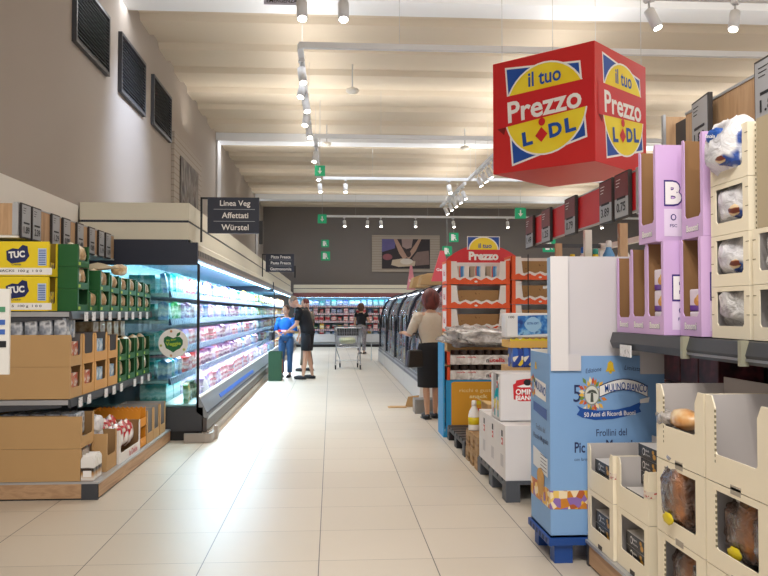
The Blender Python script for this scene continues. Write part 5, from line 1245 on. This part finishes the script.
def person(lb,loc,rz,H,J,top,bottom,hair,shoes,extra=None,stout=1.):
    """J: joint dict in a 1.72 m frame, figure faces +Y"""
    t=thing('person',lb,'person',loc,rz); k=H/1.72; t.scale=(k,k,k)
    nodes=[];edges=[];idx={}
    def N(nm,p,r): idx[nm]=len(nodes); nodes.append((p,r)); return idx[nm]
    def E_(a,b): edges.append((idx[a],idx[b]))
    N('pel',J['pel'],.12); N('wai',J['wai'],.105); N('che',J['che'],.12); N('neb',J['neb'],.06); N('nec',J['nec'],.052); N('hd',J['hd'],.06)
    for a,b in (('pel','wai'),('wai','che'),('che','neb'),('neb','nec'),('nec','hd')): E_(a,b)
    for s in ('L','R'):
        N('sh'+s,J['sh'+s],.058); N('el'+s,J['el'+s],.041); N('wr'+s,J['wr'+s],.027); E_('che','sh'+s); E_('sh'+s,'el'+s); E_('el'+s,'wr'+s)
        w=Vector(J['wr'+s]); d=(w-Vector(J['el'+s])).normalized(); side=Vector((1,0,0)) if abs(d.x)<.8 else Vector((0,1,0)); side=(side-d*side.dot(d)).normalized(); nn=d.cross(side)
        N('pa'+s,tuple(w+d*.055),.027); E_('wr'+s,'pa'+s)
        for i,(o_,L) in enumerate(((-.03,.062),(-.011,.074),(.010,.070),(.029,.055))):
            a=w+d*.09+side*o_; N('f%d%s'%(i,s),tuple(a),.0095); E_('pa'+s,'f%d%s'%(i,s)); b=a+d*L*.5+nn*.008; N('g%d%s'%(i,s),tuple(b),.0085); E_('f%d%s'%(i,s),'g%d%s'%(i,s)); c_=b+d*L*.35+nn*.022; N('h%d%s'%(i,s),tuple(c_),.0075); E_('g%d%s'%(i,s),'h%d%s'%(i,s))
        sg=1 if s=='L' else -1
        a=w+d*.04+side*.038*sg+nn*.01; N('t0'+s,tuple(a),.011); E_('pa'+s,'t0'+s); b=a+d*.035+side*.014*sg+nn*.012; N('t1'+s,tuple(b),.009); E_('t0'+s,'t1'+s)
        N('hi'+s,J['hi'+s],.085); N('kn'+s,J['kn'+s],.052); N('ca'+s,tuple(Vector(J['kn'+s]).lerp(Vector(J['an'+s]),.35)+Vector((0,-.012,0))),.052); N('an'+s,J['an'+s],.034); N('he'+s,tuple(Vector(J['an'+s])+Vector((0,-.01,-.045))),.03); N('to'+s,tuple(Vector(J['an'+s])+Vector((0,.15,-.055))),.026)
        for a_,b_ in (('pel','hi'),('hi','kn'),('kn','ca'),('ca','an'),('an','he'),('he','to')): E_(a_+('' if a_=='pel' else s),b_+s)
    v,f=skin_mesh(nodes,edges,0,1)
    m=MB(); m.v=list(v); m.f=list(f); ki=m.mi(SKN); m.m=[ki]*len(f)
    hd=Vector(J['hd']); fd=Vector(J.get('face',(0,1,0))).normalized(); rgt=Vector((fd.y,-fd.x,0)).normalized(); upv=rgt.cross(fd)
    def head(q):
        q=q.copy(); jaw=.78+.22*min(1,(q.z+1)*.9); q.x*=jaw
        if q.y>.85 and -.35<q.z<.2: q.y+=.16*(1-abs(q.z+.1)*3)*(1-min(1,abs(q.x)*4))
        if q.y>0 and q.z<-.4: q.y*=1.04
        return q
    hm=MB(); hm.ellipsoid((0,0,0),(.075,.098,.118),SKN,20,16,head)
    for sg in (-1,1): hm.ellipsoid((sg*.077,-.008,-.005),(.012,.02,.032),SKN,8,6)
    M4=Matrix((( rgt.x,fd.x,upv.x,hd.x),(rgt.y,fd.y,upv.y,hd.y),(rgt.z,fd.z,upv.z,hd.z+.03),(0,0,0,1)))
    m.add(hm,M4); m.build('body',t,True)
    fm=MB()
    for sg in (-1,1): fm.ellipsoid((sg*.03,.088,.01),(.014,.008,.008),EYE,8,6); fm.ellipsoid((sg*.03,.094,.01),(.006,.004,.006),IRIS,8,6); fm.box(sg*.03-.017,sg*.03+.017,.087,.094,.028,.033,hair or SKN)
    fm.ellipsoid((0,.088,-.058),(.026,.01,.008),LIP,8,6)
    f2=MB(); f2.add(fm,M4); f2.build('face_features',t)
    if hair: 
        h=MB(); style=J.get('hair','short')
        def hf(q):
            q=q.copy()
            if q.y>.35: q.y=.35+ (q.y-.35)*.25
            if style=='short' and q.z<-.25: q.z=-.25+(q.z+.25)*.2
            n_=noise.noise_vector(q*3.)*.06; return q+n_
        if style=='bob': h.ellipsoid((0,-.022,.0),(.125,.125,.155),hair,20,14,hf)
        else: h.ellipsoid((0,-.016,.028),(.084,.10,.102),hair,18,12,hf)
        h2=MB(); h2.add(h,M4); h2.build('hair',t,True)
    # clothes
    V=lambda nm: Vector(J[nm])
    if top:
        mt,slv,hem=top; c=MB(); st=stout
        hemz=V('pel')+(V('wai')-V('pel'))*(-hem)
        loft(c,[(hemz,.165*st,.125*st),(V('pel').lerp(V('wai'),.5),.16*st,.12*st),(V('wai'),.155*st,.118*st),(V('wai').lerp(V('che'),.6),.172*st,.125*st),(V('che')+Vector((0,0,.02)),.185*st,.125*st),(V('che').lerp(V('neb'),.6),.165*st,.1),(V('neb'),.075,.07)],mt,18)
        for s in 'LR':
            a=V('che').lerp(V('sh'+s),.55)+Vector((0,0,.01)); e=V('sh'+s).lerp(V('el'+s),min(1,slv)); rr=[(a,.085,.085),(V('sh'+s),.076,.076),(V('sh'+s).lerp(V('el'+s),min(1,slv)*.5),.064,.064),(e,.062,.062)]
            if slv>1: rr.append((V('el'+s).lerp(V('wr'+s),slv-1),.042,.042))
            loft(c,rr,mt,12); q_=V('sh'+s)*.97+Vector((0,0,.005)); c.ellipsoid(tuple(q_),(.083,.083,.085),mt,14,10)
        c.build('top',t,True)
    if bottom:
        mt,kind,ln=bottom; c=MB()
        if kind=='skirt':
            ctr=(V('knL')+V('knR'))/2; hp=(V('hiL')+V('hiR'))/2
            loft(c,[(V('wai').lerp(V('pel'),.3),.15,.115),(V('pel'),.18,.14),(hp,.19,.15),(hp.lerp(ctr,.5),.185,.145),(hp.lerp(ctr,ln),.18,.14)],mt,18)
        else:
            loft(c,[(V('wai').lerp(V('pel'),.4),.15,.12),(V('pel'),.165,.13),((V('hiL')+V('hiR'))/2-Vector((0,0,.04)),.165,.13)],mt,18)
            for s in 'LR':
                rr=[(V('hi'+s)+Vector((0,0,.03)),.095,.11),(V('hi'+s).lerp(V('kn'+s),.5),.088,.095)]
                if ln<=1: rr+= [(V('hi'+s).lerp(V('kn'+s),ln),.082,.088)]
                else: rr+=[(V('kn'+s),.066,.07),(V('kn'+s).lerp(V('an'+s),.5),.062,.066),(V('kn'+s).lerp(V('an'+s),ln-1),.058,.062)]
                loft(c,rr,mt,14)
        c.build('skirt' if kind=='skirt' else 'shorts' if ln<=1 else 'trousers',t,True)
    for s in 'LR':
        c=MB(); a=V('an'+s); c.ellipsoid((a.x,a.y+.06,a.z-.045),(.048,.135,.042),shoes,12,8,lambda q:Vector((q.x,q.y,max(q.z,-.75)))); c.box(a.x-.042,a.x+.042,a.y-.06,a.y+.17,a.z-.08,a.z-.066,BLACK); c.build('shoe',t,True)
    return t
def joints(**kw):
    J=dict(pel=(0,0,.95),wai=(0,0,1.08),che=(0,0,1.29),neb=(0,-.01,1.42),nec=(0,0,1.48),hd=(0,.02,1.57),
     shL=(-.18,0,1.38),shR=(.18,0,1.38),elL=(-.23,-.02,1.1),elR=(.23,-.02,1.1),wrL=(-.24,.08,.86),wrR=(.24,.08,.86),
     hiL=(-.09,0,.90),hiR=(.09,0,.90),knL=(-.1,.02,.49),knR=(.1,.02,.49),anL=(-.1,-.01,.085),anR=(.1,-.01,.085))
    J.update(kw); return J
BLKC=mat('black_cotton','#15161c',.85,var=.1); BLUC=mat('bright_blue_cotton','#1a6fd0',.8,var=.06); JEAN=mat('denim','#2f5580',.85,var=.15,scale=14); OLIV=mat('olive_grey_cotton','#6c655a',.85,var=.1)
BEIG=mat('beige_knit','#cdbfae',.9,var=.06,scale=20); GREYP=ramp_mat('grey_patterned_cotton',[(.4,'#6c6a72'),(.55,'#9a969c'),(.7,'#55525c')],nscale=22,rough=.9)
AUB=ramp_mat('auburn_hair',[(.3,'#3a1210'),(.6,'#6b2620'),(.8,'#4a1814')],scale=(4,4,.6),nscale=9,rough=.5); BRN=mat('brown_hair','#4b2e1e',.6,var=.15); GRYH=mat('grey_short_hair','#8a7868',.7,var=.15); SHD=mat('dark_shoe','#1e1d20',.6,var=.05)
# shopper at the freezers
J=joints(hair='bob',elL=(-.27,.06,1.12),wrL=(-.285,.24,1.14),elR=(.25,.0,1.12),wrR=(.20,.2,1.0),face=(-.15,1,-.12),anL=(-.06,-.03,.085),anR=(.08,.05,.085),knL=(-.07,0,.48),knR=(.08,.04,.48),hd=(0,.03,1.56))
person('person with auburn bob in beige top and black skirt reaching toward the freezer',(1.27,10.42,0),R(12),1.64,J,(BEIG,.95,.35),(BLKC,'skirt',1.12),AUB,SHD)
t=thing('handbag','black leather handbag hanging from the arm of the shopper in beige','bag',(1.07,10.33,.66),R(15))
LEA=mat('black_leather','#1a1a1e',.4,var=.08,coat=.3)
m=MB(); m.prism([(-.13,0),(.13,0),(.11,.22),(-.11,.22)],-.045,.045,LEA,'y'); m.build('bag_body',t,bevel=.02)
m=MB(); m.tube([(-.09,.0,.2),(-.07,0,.33),(-.03,0,.43),(.03,0,.43),(.07,0,.33),(.09,0,.2)],.009,LEA,8); m.build('handle',t)
# bent man in black
J=joints(hair='short',pel=(0,0,.95),wai=(0,.03,1.08),che=(0,.10,1.29),neb=(0,.17,1.42),nec=(0,.20,1.47),hd=(0,.30,1.51),face=(0,.8,-.65),shL=(-.2,.12,1.38),shR=(.2,.12,1.38),elL=(-.25,.15,1.1),elR=(.25,.08,1.10),wrL=(-.16,.34,.98),wrR=(.22,.2,.84),anL=(-.11,.06,.085),anR=(.12,-.06,.085))
person('person with close-cropped hair in black shirt and black shorts, bending toward the left chiller',(-.47,16.72,0),R(74),1.74,J,(BLKC,.75,.45),(BLKC,'shorts',.80),GRYH,SHD,stout=1.12)
# companion in blue
J=joints(hair='short',elL=(-.24,.05,1.1),wrL=(-.10,.27,1.08),elR=(.24,.05,1.1),wrR=(.10,.27,1.05),face=(.3,1,-.5),anL=(-.09,0,.085),anR=(.09,.05,.085))
person('person in bright blue top and jeans holding a red pack beside the left chiller',(-.93,17.2,0),R(165),1.50,J,(BLUC,1.0,.45),(JEAN,'trousers',1.9),BRN,SHD)
t=thing('red_pack','small red food pack held by the person in blue','pack',(-.95,16.89,.95),R(-10))
MB().box(-.13,.11,-.04,.02,0,.045,RED).build('wrapper',t,bevel=.01); MB().box(-.06,.05,-.042,-.04,.01,.035,TXTW).build('label',t)
t=thing('handbag','small black shoulder bag at the side of the person in blue','bag',(-1.22,17.17,.78),R(80)); MB().prism([(-.11,0),(.11,0),(.09,.17),(-.09,.17)],-.04,.04,LEA,'y').build('bag_body',t,bevel=.015)
m=MB(); m.tube([(-.07,0,.16),(-.02,0,.45),(.02,0,.45),(.07,0,.16)],.007,LEA,6); m.build('strap',t)
# third person behind
J=joints(hair='short',face=(-.5,1,-.3),anL=(-.12,.05,.085),anR=(.12,-.05,.085),hd=(0,.05,1.57))
person('person in olive grey clothes standing half hidden behind the one in black',(-.55,18.95,0),R(60),1.66,J,(OLIV,.9,.45),(OLIV,'trousers',1.85),AUB,SHD)
# far person at the end of the freezers
J=joints(hair='bob',face=(.5,1,-.1),elR=(.26,.06,1.12),wrR=(.2,.26,1.1),anL=(-.08,.0,.085),anR=(.08,.03,.085))
person('person in black top and grey patterned trousers, seen from behind beyond the trolley',(.98,26.5,0),R(-25),1.62,J,(BLKC,.4,.35),(GREYP,'trousers',1.9),BRN,SHD)

# ------------------------------------------------------------ trolley
def trolley(loc,rz):
    t=thing('shopping_trolley','wire shopping trolley with a light green bag inside, standing mid aisle','trolley',loc,rz); C_=mat('chrome_wire','#a4a6ac',.3,.8,var=.02)
    # basket: open box tapering to front (+Y), rim z .95 at the handle end
    A=[(-.29,-.36,.98),(.29,-.36,.98),(.24,.44,.84),(-.24,.44,.84)]; B=[(-.25,-.30,.52),(.25,-.30,.52),(.19,.38,.56),(-.19,.38,.56)]
    m=MB(); L=lambda a,b,f_: tuple(a[i]+(b[i]-a[i])*f_ for i in range(3))
    for i in range(4):
        j=(i+1)%4; m.cyl(A[i],A[j],.009,C_,n=6); m.cyl(B[i],B[j],.007,C_,n=6); m.cyl(A[i],B[i],.008,C_,n=6)
        n=11 if i%2==0 else 15
        for q in range(1,n): m.cyl(L(A[i],A[j],q/n),L(B[i],B[j],q/n),.0028,C_,n=4,caps=False)
        for q in range(1,4): m.cyl(L(A[i],B[i],q/4),L(A[j],B[j],q/4),.0028,C_,n=4,caps=False)
    for q in range(1,11): m.cyl(L(B[0],B[1],q/11),L(B[3],B[2],q/11),.0028,C_,n=4,caps=False)
    for q in range(1,8): m.cyl(L(B[0],B[3],q/8),L(B[1],B[2],q/8),.0028,C_,n=4,caps=False)
    m.build('basket',t)
    m=MB()
    for sx in (-1,1):
        m.tube([(sx*.29,-.40,1.02),(sx*.29,-.36,.95),(sx*.26,-.30,.52),(sx*.27,-.34,.2),(sx*.27,-.34,.13)],.011,C_,8); m.tube([(sx*.26,-.28,.5),(sx*.2,.0,.25),(sx*.2,.34,.17),(sx*.2,.34,.13)],.011,C_,8); m.cyl((sx*.27,-.34,.2),(sx*.2,.34,.2),.009,C_,n=6)
    m.cyl((-.27,-.34,.22),(.27,-.34,.22),.009,C_,n=6); m.build('frame',t)
    m=MB(); m.cyl((-.3,-.40,1.02),(.3,-.40,1.02),.016,mat('handle_grey','#6a6c70',.5,var=.03),n=10); m.build('handle',t)
    m=MB(); m.box(-.24,.24,-.335,-.325,.80,.97,BLACK)
    for q in range(5): m.box(-.225+.09*q,-.155+.09*q,-.34,-.335,.82,.95,DGREY)
    m.build('child_seat',t)
    for sx,y_ in ((-.27,-.34),(.27,-.34),(-.2,.34),(.2,.34)):
        m=MB(); m.cyl((sx-.014,y_,.055),(sx+.014,y_,.055),.055,BLACK,n=16); m.box(sx-.02,sx-.015,y_-.015,y_+.015,.05,.14,STEEL); m.box(sx+.015,sx+.02,y_-.015,y_+.015,.05,.14,STEEL); m.box(sx-.02,sx+.02,y_-.02,y_+.02,.125,.14,STEEL); m.build('caster',t)
    return t
tr_=trolley((.42,19.8,0),R(-3)); tr_.scale=(1.08,1.05,1.0)
t=bag(.4,.16,.5,mat('light_green_film','#c4c9a4',.4,var=.12,coat=.3),3,amp=.2).build('produce_bag',None,True,(.40,19.95,.585)); tag(t,'light green crumpled bag lying in the shopping trolley','bag')
# green bin-like box with a notch
t=thing('dark_green_box','tall dark green cardboard box with a notch, on the floor beside the shoppers','box',(-1.09,16.3,0))
GB=mat('bin_green','#204a30',.6,var=.06)
m=MB(); m.box(-.14,.12,0,.006,0,.57,GB); m.box(-.14,-.134,.006,.4,0,.57,GB); m.prism([(0,0),(.4,0),(.4,.57),(.0,.57),(.0,.45),(.06,.42),(.06,.18),(0,.15)],.114,.12,GB,'x'); m.box(-.14,.12,.394,.4,0,.57,GB); m.box(-.134,.114,.006,.394,0,.01,GB); m.box(.122,.15,.02,.06,.16,.42,mat('notch_brown','#6a3c2c',.7,var=.08)); m.build('case',t)
# ------------------------------------------------------------ light
def area(name,loc,rot,sx,sy,en,col,spread=None):
    l=bpy.data.lights.new(name,'AREA'); l.shape='RECTANGLE'; l.size=sx; l.size_y=sy; l.energy=en; l.color=col
    if spread: l.spread=R(spread)
    o=bpy.data.objects.new(name,l); COL.objects.link(o); o.location=loc; o.rotation_euler=rot; return o
# daylight strips set in the underside of the white beams
for y,e in ((1.2,150),(10.75,130),(19.6,130),(29.6,150)):
    area('beam_strip_light',(5.5,y,5.375),(0,0,0),16.4,.40,e*SK,(.93,.96,1.))
# track spots
for i,(x,y,r) in enumerate(SPOT_POS):
    l=bpy.data.lights.new('spot_lamp','SPOT'); l.energy=105*SS; l.spot_size=R(95); l.spot_blend=.8; l.shadow_soft_size=.06; l.color=(1,.93,.84)
    o=bpy.data.objects.new('spot_lamp',l); COL.objects.link(o); d=Vector((math.sin(r)*.3,-.3*math.cos(r),-1)); o.location=(x+.1*math.sin(r),y-.1*math.cos(r),ZT-.36); o.rotation_euler=d.to_track_quat('-Z','Y').to_euler()
# added upward fill strips at track height, only there to brighten the ceiling
for y,e in ((-1.6,1.2),(3.6,1.2),(8.215,1.),(10.035,.6),(15.235,1.2),(20.035,1.),(24.,.6),(28.035,1.)):
    area('ceiling_fill',(5.,y,ZT+.12),(R(180),0,0),15.,.10,UP*e,(1,.95,.88))
for x,y0_,y1_,e in ((-.385,10.2,20.,.7),(3.395,3.,25.,1.6),(8.,1.,30.,2.)):  # added lengthways fill, evens out the ceiling brightness
    area('ceiling_fill',(x,(y0_+y1_)/2,ZT+.12),(R(180),0,0),.10,y1_-y0_,UP*e*1.4,(1,.95,.88))
# added bluish fill spot, imitates skylight glow on the left wall
l=bpy.data.lights.new('skylight_glow_fill','SPOT'); l.energy=420; l.spot_size=R(70); l.spot_blend=1.; l.shadow_soft_size=.15; l.color=(.62,.75,1.)
o=bpy.data.objects.new('skylight_glow_fill',l); COL.objects.link(o); o.location=(-1.2,10.9,5.3); o.rotation_euler=Vector((-1.4,.2,-1.5)).to_track_quat('-Z','Y').to_euler()
# added unseen fill spots overhead, on no track, to brighten the foreground
for x,y,tx,ty in ((-.8,1.4,-1.6,5.),(.4,1.4,.2,5.),(.6,1.2,1.7,3.6),(-.2,2.2,1.6,3.9),(1.0,.2,1.6,2.8)):
    l=bpy.data.lights.new('spot_lamp','SPOT'); l.energy=110; l.spot_size=R(80); l.spot_blend=.9; l.shadow_soft_size=.06; l.color=(1,.94,.86)
    o=bpy.data.objects.new('spot_lamp',l); COL.objects.link(o); o.location=(x,y,4.3); o.rotation_euler=Vector((tx-x,ty-y,.8-4.3)).to_track_quat('-Z','Y').to_euler()
# chiller tubes
area('chiller_tube_light',(-1.55,(YC+Y1)/2,1.915),(0,R(28),0),.10,Y1-YC-.5,300,(.62,.86,1.))
for z_,n_ in SH:  # added fill strips under the shelves to lift the dark packs
    area('shelf_fill',(-1.735,(YC+Y1)/2,z_-.035),(0,R(20),0),.02,Y1-YC-.5,34,(.85,.92,1.))
area('chiller_tube_light',(-1.55,(Y1+Y2)/2,1.915),(0,R(28),0),.10,Y2-Y1-.5,220,(.78,.9,1.))
area('chiller_tube_light',(3.2,YFC+.2,1.92),(R(-28),0,0),9,.1,70,(.75,.9,1.))
w=bpy.data.worlds.new('world'); SC.world=w; w.use_nodes=True; w.node_tree.nodes['Background'].inputs[0].default_value=(1,.97,.94,1); w.node_tree.nodes['Background'].inputs[1].default_value=WS
# ------------------------------------------------------------ camera
cam=bpy.data.cameras.new('camera'); cam.sensor_width=36; cam.lens=820/768*36; cam.clip_end=200; cam.clip_start=.05
co=bpy.data.objects.new('camera',cam); COL.objects.link(co); th=math.atan(53/820)
co.location=(0,0,1.36); co.rotation_euler=(R(90)+math.atan(24/820*math.cos(th)),0,-th); SC.camera=co
SC.view_settings.view_transform='Standard'; SC.view_settings.look='None'; SC.view_settings.exposure=EXPO
SC.cycles.max_bounces=6; SC.cycles.diffuse_bounces=4; SC.cycles.transparent_max_bounces=12; SC.cycles.sample_clamp_indirect=4
SC.cycles.use_denoising=True
